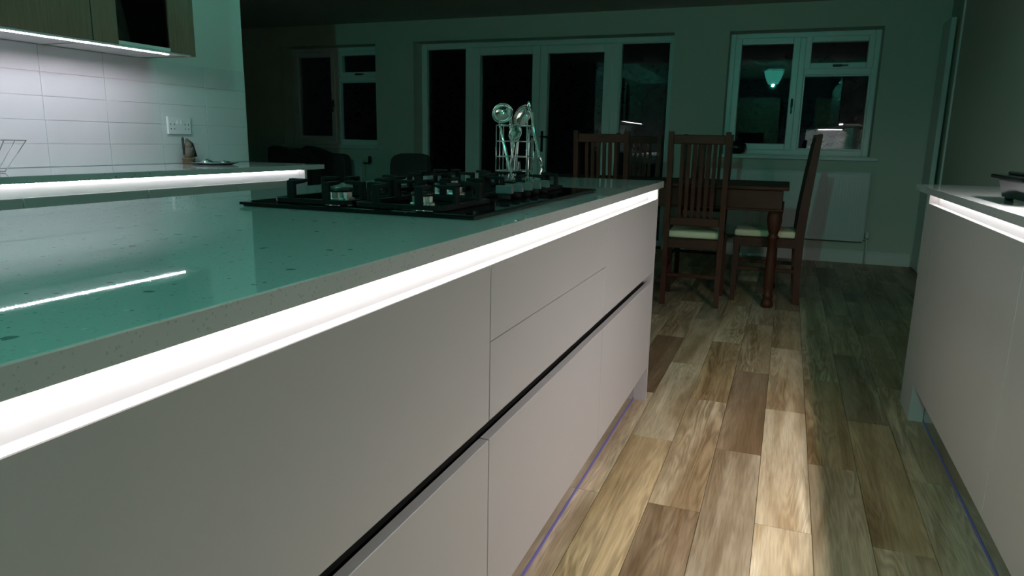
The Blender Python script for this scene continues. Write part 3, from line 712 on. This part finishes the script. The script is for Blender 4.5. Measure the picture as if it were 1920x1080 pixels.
part_box('carcass', M['oak'], t, -1.5, -0.32, -3.598, -2.98, 0.0, 2.15)
part_box('oven_door', M['glassblack'], t, -1.2, -0.62, -2.98, -2.96, 0.75, 1.35, bev=0.002)

for (a, b, lab) in ((-2.4, -1.6, 'added unseen tall oak unit on the left wall, farthest behind the camera'), (-1.6, -0.8, 'added unseen tall oak unit on the left wall, second from the left worktop'), (-0.8, 0.09, 'added unseen tall oak unit beside the start of the left worktop')):
    t = thing('added_larder_unit', lab, 'cabinet', (-2.7, (a + b) / 2, 0), 'added tall dark units')  # unseen units added so their dark oak dims the window reflections
    part_box('carcass', M['carcass'], t, -3.02, -2.46, a + 0.001, b - 0.001, 0.0, 2.25)
    part_box('door', M['oak'], t, -2.459, -2.440, a + 0.002, b - 0.002, 0.10, 2.25, bev=0.001)

# ================================================================ LEFT BENCH
BFX, BYE, BYP = -2.4524, 3.392, 3.235
BZD = 0.8345
tag(MB().prism(rounded(XL + 0.0005, BFX, 0.1, BYE, 0.006, ('ne',)), 'z', ZU, ZT, bev=0.0018, seg=2).build('left_worktop', M['quartz']),
    'pale quartz worktop along the tiled left wall', 'worktop')
def left_cabinet(y0, y1, label):
    t = thing('base_cabinet', label, 'cabinet', (-2.75, (y0 + y1) / 2, 0), 'left hand base cabinets')
    part_box('carcass', M['carcass'], t, -3.018, -2.494, y0 + 0.001, y1 - 0.001, ZB, ZU - 0.002)
    part_box('door', M['front'], t, BFX - 0.023, BFX - 0.003, y0 + 0.0028, y1 - 0.0028, ZB, BZD, bev=0.001)
left_cabinet(0.14, 0.62, 'left base unit third back from the left edge of the view')
left_cabinet(0.62, 1.13, 'left base unit second back from the left edge of the view')
left_cabinet(1.13, 1.67, 'left base unit with its seam at the left edge of the view')
left_cabinet(1.67, 2.190, 'left base unit below the wire fruit basket')
left_cabinet(2.190, 2.705, 'left base unit below the glazed wall cabinet')
left_cabinet(2.705, 3.214, 'left base unit below the socket and tray nearest the dining end')
ep = thing('left_end_panel', 'pale end panel closing the left base units', 'panel', (-2.75, 3.225, 0))
part_box('panel', M['front'], ep, -3.018, BFX - 0.003, 3.2155, BYP, 0, ZU, bev=0.001)
ch = thing('lighting_channel', 'white lit recess under the left worktop edge', 'channel', (-2.48, 1.7, 0.82))
MB().box(-2.4935, -2.4915, 0.14, 3.2150, 0.815, 0.8840).box(-2.4915, -2.4760, 0.14, 3.2150, 0.815, 0.8175).build('channel_profile', M['channel'], ch)
led_run('led_strip', 'beaded white led strip under the left worktop edge', -2.479, 0.16, 3.212, ZU - 0.0002, M['led_bench'], beads=True)
pl = thing('left_plinth', 'metal kickboard under the left base units', 'plinth', (-2.53, 1.7, 0))
part_box('kickboard', M['plinth'], pl, -2.545, -2.529, 0.14, 3.2150, 0.0005, ZB)

# wall cabinets left
CB, CT, CFX = 1.4325, 2.14, -2.7025
def left_wall_cabinet(y0, y1, label):
    t = thing('wall_cabinet', label, 'cabinet', (-2.85, (y0 + y1) / 2, CB), 'left hand wall cabinets')
    part_box('carcass', M['carcass'], t, XL + 0.001, CFX - 0.021, y0 + 0.001, y1 - 0.001, CB - 0.006, CT)
    part_box('door', M['oak'], t, CFX - 0.020, CFX, y0 + 0.0015, y1 - 0.0015, CB, CT, bev=0.001)
left_wall_cabinet(1.02, 1.61, 'plain oak wall cabinet at the left beyond the view')
left_wall_cabinet(1.61, 2.204, 'plain oak wall cabinet at the top left corner of the view')
y0, y1 = 2.206, 2.749
t = thing('glazed_wall_cabinet', 'oak wall cabinet with a glass door over the left worktop', 'cabinet', (-2.85, (y0 + y1) / 2, CB))
c = MB()
c.box(XL + 0.001, CFX - 0.021, y0, y0 + 0.018, CB - 0.006, CT); c.box(XL + 0.001, CFX - 0.021, y1 - 0.048, y1 - 0.030, CB - 0.006, CT)
c.box(XL + 0.001, XL + 0.009, y0 + 0.018, y1 - 0.048, CB, CT)
c.build('carcass', M['oak'], t)
part_box('base', M['carcass'], t, XL + 0.001, CFX - 0.021, y0 + 0.018, y1 - 0.048, CB - 0.006, CB + 0.012)
part_box('top', M['oak'], t, XL + 0.009, CFX - 0.021, y0 + 0.018, y1 - 0.048, CT - 0.018, CT)
part_box('shelf', M['cabglass'], t, XL + 0.010, CFX - 0.04, y0 + 0.02, y1 - 0.05, 1.77, 1.776)
part_box('end_panel', M['oak'], t, XL + 0.001, CFX - 0.001, y1 - 0.0285, y1, CB - 0.006, CT, bev=0.001)
dr = MB()
dr.box(CFX - 0.020, CFX, y0 + 0.0015, y0 + 0.119, CB, CT, bev=0.001); dr.box(CFX - 0.020, CFX, 2.601, y1 - 0.030, CB, CT, bev=0.001)
dr.box(CFX - 0.020, CFX, y0 + 0.119, 2.601, CT - 0.1, CT, bev=0.001)
dr = dr.build('door', M['oak'], t)
part_box('pane', M['cabglass'], dr, CFX - 0.013, CFX - 0.009, y0 + 0.112, 2.608, CB + 0.013, CT - 0.09)
part_box('glazing_strip', M['trimpaint'], dr, CFX - 0.016, CFX - 0.004, y0 + 0.119, 2.601, CB + 0.001, CB + 0.0155)
def goblet(name, label, x, y, z, s, group):
    t = thing(name, label, 'glass', (x, y, z), group)
    MB().lathe([(0.030 * s, 0), (0.030 * s, 0.002), (0.005 * s, 0.006), (0.0035 * s, 0.05), (0.010 * s, 0.062), (0.032 * s, 0.085), (0.036 * s, 0.115), (0.030 * s, 0.15), (0.0288 * s, 0.15), (0.0345 * s, 0.115), (0.0305 * s, 0.087), (0.008 * s, 0.066), (0, 0.064)], (x, y, z), 18).build('glass_body', M['tumbler'], t)
ZS = CB + 0.0125
goblet('wine_glass', 'wine glass behind the glass cabinet door, leftmost of three', -2.84, 2.375, ZS, 1.0, 'wine glasses in the glazed cabinet')
goblet('wine_glass', 'wine glass behind the glass cabinet door, middle of three', -2.82, 2.465, ZS, 1.0, 'wine glasses in the glazed cabinet')
goblet('wine_glass', 'wine glass behind the glass cabinet door, rightmost of three', -2.85, 2.560, ZS, 1.0, 'wine glasses in the glazed cabinet')
led_run('led_strip', 'beaded white led strip under the oak wall cabinets on the left', -2.738, 0.95, 2.622, CB - 0.0062, M['led_wall_left'], beads=True)
t = thing('light_pelmet', 'slim strip pelmet along the front edge under the left wall cabinets', 'pelmet', (CFX, 1.9, CB))
part_box('lip', M['carcass'], t, CFX - 0.020, CFX - 0.004, 1.02, 2.72, CB - 0.0075, CB - 0.0005)

part_box('back_lip', M['carcass'], t, CFX - 0.0465, CFX - 0.0450, 0.95, 2.63, CB - 0.0112, CB - 0.0062)

# double socket
SY0, SY1, SZ0, SZ1 = 2.840, 2.990, 1.062, 1.152
t = thing('double_socket', 'white double power socket on the tiled left wall', 'socket', (XL, (SY0 + SY1) / 2, (SZ0 + SZ1) / 2))
part_box('face_plate', M['white_plastic'], t, XL - 0.003, XL + 0.011, SY0, SY1, SZ0, SZ1, bev=0.003, seg=2)
for s in (-1, 1):
    cy = (SY0 + SY1) / 2
    part_box('rocker', M['white_plastic'], t, XL + 0.010, XL + 0.0145, cy + s * 0.013 - 0.006, cy + s * 0.013 + 0.006, 1.114, 1.132, bev=0.001)
    hy = cy + s * 0.047
    part_box('earth_slot', M['hole'], t, XL + 0.0105, XL + 0.0113, hy - s * 0.012 - 0.002, hy - s * 0.012 + 0.002, 1.107, 1.116)
    part_box('earth_slot', M['hole'], t, XL + 0.0105, XL + 0.0113, hy + s * 0.012 - 0.002, hy + s * 0.012 + 0.002, 1.107, 1.116)
    part_box('pin_slot', M['hole'], t, XL + 0.0105, XL + 0.0113, hy - 0.0135, hy - 0.0085, 1.086, 1.092)
    part_box('pin_slot', M['hole'], t, XL + 0.0105, XL + 0.0113, hy + 0.0085, hy + 0.0135, 1.086, 1.092)

# small ornament: mottled seated animal figure on a turned wooden base
OX, OY = -2.965, 2.915
t = thing('carved_ornament', 'small mottled brown animal ornament on a round wood base below the socket', 'ornament', (OX, OY, ZT))
MB().lathe([(0.030, 0), (0.032, 0.004), (0.030, 0.016), (0.033, 0.020), (0.031, 0.032), (0, 0.032)], (OX, OY, ZT), 22).build('base', M['turned'], t)
mb = MB().ball((OX, OY + 0.002, ZT + 0.062), 0.033, 0.85, 0.95, 1.15, 3).ball((OX + 0.005, OY - 0.004, ZT + 0.095), 0.021, 0.9, 0.9, 1.1, 2)
rr = random.Random(5)
for v in mb.bm.verts: v.co += Vector((rr.uniform(-1, 1), rr.uniform(-1, 1), rr.uniform(-1, 1))) * 0.0022
mb.build('body', M['brownfur'], t)
mb = MB(); 
mb.tube([(OX, OY - 0.024, ZT + 0.05), (OX, OY - 0.031, ZT + 0.085), (OX, OY - 0.031, ZT + 0.125)], 0.006, 8).ball((OX, OY - 0.031, ZT + 0.122), 0.009, 0.8, 0.8, 1.8)
mb.build('raised_arm', M['darkbrown'], t)
mb = MB(); mb.tube([(OX, OY + 0.004, ZT + 0.116), (OX, OY + 0.026, ZT + 0.103), (OX, OY + 0.038, ZT + 0.068), (OX + 0.004, OY + 0.045, ZT + 0.036)], 0.009, 8).build('cloak', M['darkbrown'], t)
mb = MB().ball((OX, OY - 0.004, ZT + 0.118), 0.011, 0.9, 0.9, 1.3).build('head', M['brownfur'], t)

# pewter tray with small lidded dishes
PX, PY = -2.80, 2.925
t = thing('serving_tray', 'round pewter tray on the left worktop beside the ornament', 'tray', (PX, PY, ZT))
MB().lathe([(0.078, 0), (0.102, 0.006), (0.117, 0.011), (0.118, 0.013), (0.102, 0.0085), (0.078, 0.0035), (0, 0.003)], (PX, PY, ZT), 36).build('dish', M['pewter'], t)
for (dx, dy, r, lab) in ((0.0, -0.058, 0.034, 'small domed steel pot on the pewter tray, left one'), (0.01, 0.055, 0.028, 'small flat steel pot on the pewter tray, right one')):
    k = thing('small_pot', lab, 'pot', (PX + dx, PY + dy, ZT + 0.0035), 'small pots on the pewter tray')
    h = 0.016
    MB().lathe([(r * 0.8, 0), (r, 0.006), (r, h * 0.7), (r * 0.9, h * 0.75), (0, h * 0.75)], (PX + dx, PY + dy, ZT + 0.0036), 22).build('pot_body', M['pewter'], k)
    zz = ZT + 0.0036 + h * 0.75
    MB().lathe([(r * 0.95, 0), (r * 0.7, 0.008 if dy < 0 else 0.003), (r * 0.2, 0.012 if dy < 0 else 0.004), (r * 0.2, 0.015 if dy < 0 else 0.006), (0, 0.017 if dy < 0 else 0.007)], (PX + dx, PY + dy, zz), 22).build('lid', M['steel'], k)

# wire fruit basket, only a corner in view
t = thing('wire_fruit_basket', 'chrome wire basket with sloping sides at the left edge of the worktop', 'basket', (-2.80, 1.70, ZT))
def rect(hx, hy, z): return [(-2.80 - hx, 1.695 - hy, z), (-2.80 + hx, 1.695 - hy, z), (-2.80 + hx, 1.695 + hy, z), (-2.80 - hx, 1.695 + hy, z)]
top, bot = rect(0.12, 0.165, 1.028), rect(0.08, 0.10, 0.914)
MB().tube(top, 0.0024, 6, closed=True).build('rim', M['steel'], t)
MB().tube(bot, 0.0022, 6, closed=True).build('foot_ring', M['steel'], t)
for i in range(4):
    for f in (0.0, 0.25, 0.5, 0.75):
        a = Vector(top[i]).lerp(Vector(top[(i + 1) % 4]), f); b = Vector(bot[i]).lerp(Vector(bot[(i + 1) % 4]), f)
        MB().tube([a, b], 0.0016, 6).build('wire', M['steel'], t)

# ================================================================ DINING END
# ---- table
TX0, TX1, TY0, TY1, TZ = -1.76, 0.016, 4.845, 5.66, 0.802
t = thing('dining_table', 'dark hardwood dining table with turned legs beyond the island', 'table', ((TX0 + TX1) / 2, (TY0 + TY1) / 2, 0))
MB().box(TX0, TX1, TY0, TY1, TZ - 0.024, TZ, bev=0.007, seg=2).build('tabletop', M['sheesham_x'], t)
ap = MB(); a, b, c, d = TX0 + 0.035, TX1 - 0.035, TY0 + 0.035, TY1 - 0.035
for bx in ((a, b, c, c + 0.025), (a, b, d - 0.025, d), (a, a + 0.025, c + 0.025, d - 0.025), (b - 0.025, b, c + 0.025, d - 0.025)):
    ap.box(bx[0], bx[1], bx[2], bx[3], 0.655, TZ - 0.024)
ap.build('apron', M['sheesham_x'], t)
mo = MB()
for bx in ((a - 0.012, b + 0.012, c - 0.012, c + 0.02), (a - 0.012, b + 0.012, d - 0.02, d + 0.012), (a - 0.012, a + 0.02, c + 0.02, d - 0.02), (b - 0.02, b + 0.012, c + 0.02, d - 0.02)):
    mo.box(*bx, 0.642, 0.658, bev=0.004)
mo.build('moulding', M['sheesham_x'], t)
LEG = [(0.020, 0), (0.034, 0.003), (0.040, 0.018), (0.036, 0.040), (0.027, 0.062), (0.033, 0.070), (0.034, 0.082), (0.026, 0.092), (0.031, 0.130), (0.033, 0.20), (0.030, 0.36), (0.026, 0.452), (0.034, 0.462), (0.036, 0.475), (0.027, 0.488), (0.030, 0.500), (0.040, 0.530), (0.047, 0.580), (0.046, 0.615), (0.040, 0.642), (0, 0.643)]
for (x, y) in ((TX1 - 0.072, TY0 + 0.062), (TX0 + 0.072, TY0 + 0.062), (TX1 - 0.072, TY1 - 0.062), (TX0 + 0.072, TY1 - 0.062)):
    MB().lathe(LEG, (x, y, 0), 22).build('leg', M['sheesham'], t)

# ---- chairs: back at y=0, seat towards +y
def make_chair(label):
    t = thing('dining_chair', label, 'chair', (0, 0, 0), 'slat back dining chairs')
    W = 0.1755
    for s in (-1, 1):
        MB().sweep_rect([(s * W, -0.012, 0, 0.040), (s * W, 0.0, 0.22, 0.044), (s * W, 0.004, 0.46, 0.058), (s * W, -0.004, 0.62, 0.058), (s * W, -0.030, 0.90, 0.050), (s * W, -0.055, 1.128, 0.036), (s * W, -0.056, 1.138, 0.030)], 0.033, 0.04).build('back_post', M['sheesham'], t)
        MB().sweep_rect([(s * 0.186, 0.405, 0, 0.030), (s * 0.186, 0.405, 0.30, 0.040), (s * 0.186, 0.405, 0.445, 0.042)], 0.040, 0.04).build('front_leg', M['sheesham'], t)
        MB().box(s * 0.180 - 0.009, s * 0.180 + 0.009, 0.02, 0.388, 0.215, 0.240, bev=0.002).build('side_stretcher', M['sheesham'], t)
        MB().box(s * 0.182 - 0.011, s * 0.182 + 0.011, 0.026, 0.386, 0.384, 0.446, bev=0.002).build('side_rail', M['sheesham'], t)
    MB().box(-W + 0.016, W - 0.016, -0.064, -0.036, 1.060, 1.118, bev=0.004).build('top_rail', M['sheesham_x'], t)
    MB().box(-W + 0.016, W - 0.016, -0.012, 0.012, 0.535, 0.588, bev=0.003).build('lower_back_rail', M['sheesham_x'], t)
    MB().box(-W + 0.016, W - 0.016, -0.010, 0.016, 0.384, 0.446, bev=0.002).build('rear_seat_rail', M['sheesham_x'], t)
    MB().box(-0.166, 0.166, 0.392, 0.416, 0.384, 0.446, bev=0.002).build('front_seat_rail', M['sheesham_x'], t)
    MB().box(-W + 0.016, W - 0.016, -0.008, 0.010, 0.188, 0.212, bev=0.002).build('rear_stretcher', M['sheesham_x'], t)
    for i in range(6):
        x = (i - 2.5) * 0.0405
        mb = MB(); bm = mb.bm; w = 0.0115
        R = [[bm.verts.new(q) for q in ((x - w, y - 0.006, z), (x + w, y - 0.006, z), (x + w, y + 0.006, z), (x - w, y + 0.006, z))] for y, z in ((0.0, 0.582), (-0.028, 0.86), (-0.050, 1.066))]
        bm.faces.new(R[0][::-1]); bm.faces.new(R[-1])
        for A, B in zip(R, R[1:]):
            for k in range(4): bm.faces.new((A[k], A[(k + 1) % 4], B[(k + 1) % 4], B[k]))
        mb.build('slat', M['sheesham'], t)
    mb = MB().box(-0.168, 0.168, 0.024, 0.424, 0.4465, 0.494, bev=0.018, seg=3)
    for v in mb.bm.verts:
        if v.co.z > 0.485: v.co.z += 0.008 * (1 - (v.co.x / 0.17) ** 2) * (1 - ((v.co.y - 0.22) / 0.2) ** 2)
    for f in mb.bm.faces: f.smooth = True
    mb.build('seat_pad', M['cream'], t)
    return t
proto = make_chair('dark slat back chair with lit cream seat pad, back to camera, just past the island')
PLACES = [((-0.546, 4.735), 3, None),
          ((-1.195, 4.800), -1, 'dark slat back chair at the near table side, half hidden behind the island'),
          ((-0.618, 5.86), 180, 'dark slat back chair across the table, behind the near chair with lit pad'),
          ((-1.174, 5.86), 178, 'dark slat back chair on the far side of the table against the patio doors'),
          ((0.108, 5.255), 92, 'dark slat back chair seen side on at the right end of the table')]
for (p, a, lab) in PLACES:
    o = proto if lab is None else copy_tree(proto)
    o.location = (p[0], p[1], 0); o.rotation_euler = (0, 0, math.radians(a))
    if lab: o['label'] = lab

# ---- radiators
def radiator(x0, x1, z0, z1, label, valve_right=True):
    t = thing('radiator', label, 'radiator', ((x0 + x1) / 2, YW - 0.06, z0))
    mb = MB().box(x0, x1, YW - 0.105, YW - 0.095, z0, z1 - 0.008, bev=0.004, seg=2)
    n = int((x1 - x0) / 0.05)
    for i in range(n):
        xc = x0 + (i + 0.5) * (x1 - x0) / n
        mb.box(xc - 0.016, xc + 0.016, YW - 0.1085, YW - 0.1045, z0 + 0.04, z1 - 0.05, bev=0.0015)
    mb.build('panel', M['radiator'], t)
    part_box('back_panel', M['radiator'], t, x0, x1, YW - 0.045, YW - 0.035, z0, z1 - 0.008, bev=0.003)
    part_box('side_cover', M['radiator'], t, x0 - 0.004, x0, YW - 0.105, YW - 0.035, z0 + 0.02, z1)
    part_box('side_cover', M['radiator'], t, x1, x1 + 0.004, YW - 0.105, YW - 0.035, z0 + 0.02, z1)
    g = MB().box(x0, x1, YW - 0.110, YW - 0.100, z1 - 0.014, z1, bev=0.003).box(x0, x1, YW - 0.045, YW - 0.035, z1 - 0.010, z1)
    for i in range(int((x1 - x0) / 0.03)):
        g.box(x0 + i * 0.03, x0 + i * 0.03 + 0.012, YW - 0.100, YW - 0.045, z1 - 0.006, z1 - 0.002)
    g.build('top_grille', M['radiator'], t)
    for xb in (x0 + 0.15, x1 - 0.15): part_box('bracket', M['radiator'], t, xb - 0.015, xb + 0.015, YW - 0.036, YW - 0.0002, z0 + 0.1, z1 - 0.1)
    xv = x1 + 0.035 if valve_right else x0 - 0.035
    v = MB().lathe([(0.016, 0), (0.018, 0.01), (0.016, 0.055), (0, 0.058)], (xv, YW - 0.07, z0 + 0.03), 14)
    v.tube([(x1 + 0.004 if valve_right else x0 - 0.004, YW - 0.07, z0 + 0.02), (xv, YW - 0.07, z0 + 0.02), (xv, YW - 0.07, 0.001)], 0.0075, 8)
    v.build('valve', M['trimpaint'], t)
    return t
radiator(-0.70, 0.690, 0.212, 0.838, 'white panel radiator under the right window behind the chairs')
r = radiator(-5.70, -4.64, 0.212, 0.812, 'white panel radiator under the left window behind the sofa')
MB().lathe([(0.012, 0), (0.02, 0.01), (0.02, 0.06), (0.015, 0.075), (0, 0.078)], (-4.55, YW - 0.07, 0.78), 14).tube([(-4.635, YW - 0.07, 0.775), (-4.55, YW - 0.07, 0.775), (-4.55, YW - 0.07, 0.79)], 0.009, 8).build('thermostat_head', M['darkhandle'], r)

# ---- dark pot on the right window sill
t = thing('round_pot', 'dark rounded pot on the right window sill', 'pot', (-0.50, YW + 0.085, W2[2] + 0.026))
MB().lathe([(0.045, 0), (0.085, 0.02), (0.102, 0.06), (0.092, 0.095), (0.062, 0.112), (0.066, 0.122), (0.058, 0.122), (0.055, 0.11), (0, 0.06)], (-0.50, YW + 0.085, W2[2] + 0.0262), 28).build('pot_body', M['pot'], t)

# ---- sofa seen side on at the far left, armchair back beside it
SY = 6.15
t = thing('upholstered_armchair', 'dark upholstered armchair seen side on under the left window', 'armchair', (-4.88, SY + 0.36, 0))
arm = [(-5.15, 0.08), (-4.60, 0.08), (-4.595, 0.78), (-4.605, 0.84), (-4.63, 0.872), (-4.68, 0.884), (-4.76, 0.886), (-4.84, 0.893), (-5.06, 0.955), (-5.12, 0.962), (-5.17, 0.94), (-5.18, 0.85)]
MB().prism(arm, 'y', SY, SY + 0.15, bev=0.03, seg=3).build('arm', M['sofa'], t)
MB().prism(arm, 'y', SY + 0.57, SY + 0.72, bev=0.03, seg=3).build('arm', M['sofa'], t)
MB().box(-5.18, -5.00, SY + 0.15, SY + 0.57, 0.08, 0.93, bev=0.04, seg=3).build('backrest', M['sofa'], t)
MB().box(-5.00, -4.60, SY + 0.15, SY + 0.57, 0.08, 0.30).build('seat_base', M['sofa'], t)
MB().box(-5.00, -4.58, SY + 0.155, SY + 0.565, 0.30, 0.50, bev=0.04, seg=3).build('seat_cushion', M['sofa'], t)
for (x, y) in ((-5.1, SY + 0.07), (-4.67, SY + 0.07), (-5.1, SY + 0.65), (-4.67, SY + 0.65)):
    MB().lathe([(0.02, 0), (0.028, 0.085), (0, 0.085)], (x, y, 0), 12).build('foot', M['sheesham'], t)
AX, AY = -3.50, 6.20
t = thing('tub_chair', 'dark upholstered chair with a rounded back left of the patio doors', 'chair', (AX, AY, 0))
bk_ = [(AX - 0.215, 0.42), (AX - 0.215, 0.80), (AX - 0.200, 0.862), (AX - 0.160, 0.900), (AX - 0.100, 0.916), (AX, 0.922), (AX + 0.110, 0.922), (AX + 0.180, 0.910), (AX + 0.208, 0.880), (AX + 0.215, 0.80), (AX + 0.215, 0.42)]
MB().prism(bk_, 'y', AY, AY + 0.09, bev=0.025, seg=3).build('backrest', M['sofa'], t)
MB().box(AX - 0.215, AX + 0.215, AY + 0.01, AY + 0.47, 0.36, 0.48, bev=0.03, seg=3).build('seat', M['sofa'], t)
for (x, y) in ((-0.18, 0.05), (0.18, 0.05), (-0.18, 0.43), (0.18, 0.43)):
    MB().sweep_rect([(AX + x, AY + y, 0, 0.028), (AX + x, AY + y, 0.37, 0.04)], 0.036, 0.04).build('leg', M['sheesham'], t)

# ================================================================ GREEN CEILING LAMP in the kitchen behind the camera
def ceiling_lamp(LX, LY, CK, k, label, bulb):
    t = thing('ceiling_lamp', label, 'lamp', (LX, LY, CK), 'green ceiling lamps')
    MB().lathe([(0.06, -0.022), (0.06, -0.0005), (0, -0.0005)], (LX, LY, CK), 24).build('ceiling_rose', M['chrome'], t)
    MB().lathe([(0.010, -0.29 * k), (0.010, -0.02), (0, -0.02)], (LX, LY, CK), 12).build('stem', M['chrome'], t)
    sh = MB(); bm = sh.bm; n = 28
    R = [[bm.verts.new((LX + k * r * math.cos(q * 2 * math.pi / n), LY + k * r * math.sin(q * 2 * math.pi / n), CK - k * z)) for q in range(n)] for r, z in ((0.195, 0.03), (0.175, 0.12), (0.135, 0.22), (0.10, 0.29))]
    for A, B in zip(R, R[1:]):
        for q in range(n): f = bm.faces.new((A[q], A[(q + 1) % n], B[(q + 1) % n], B[q])); f.smooth = True
    sh.build('shade', M['shade'], t)
    MB().ball((LX, LY, CK - 0.29 * k - 0.025), 0.024, 1, 1, 1.1, 2).build('bulb', bulb, t)
ceiling_lamp(-0.47, -1.45, CK, 1.0, 'green lit glass ceiling lamp behind the camera, mirrored in the right window', M['bulb'])
ceiling_lamp(-2.05, 2.72, CK, 0.6, 'small green lit ceiling lamp above the end of the left worktop', M['bulb_small'])
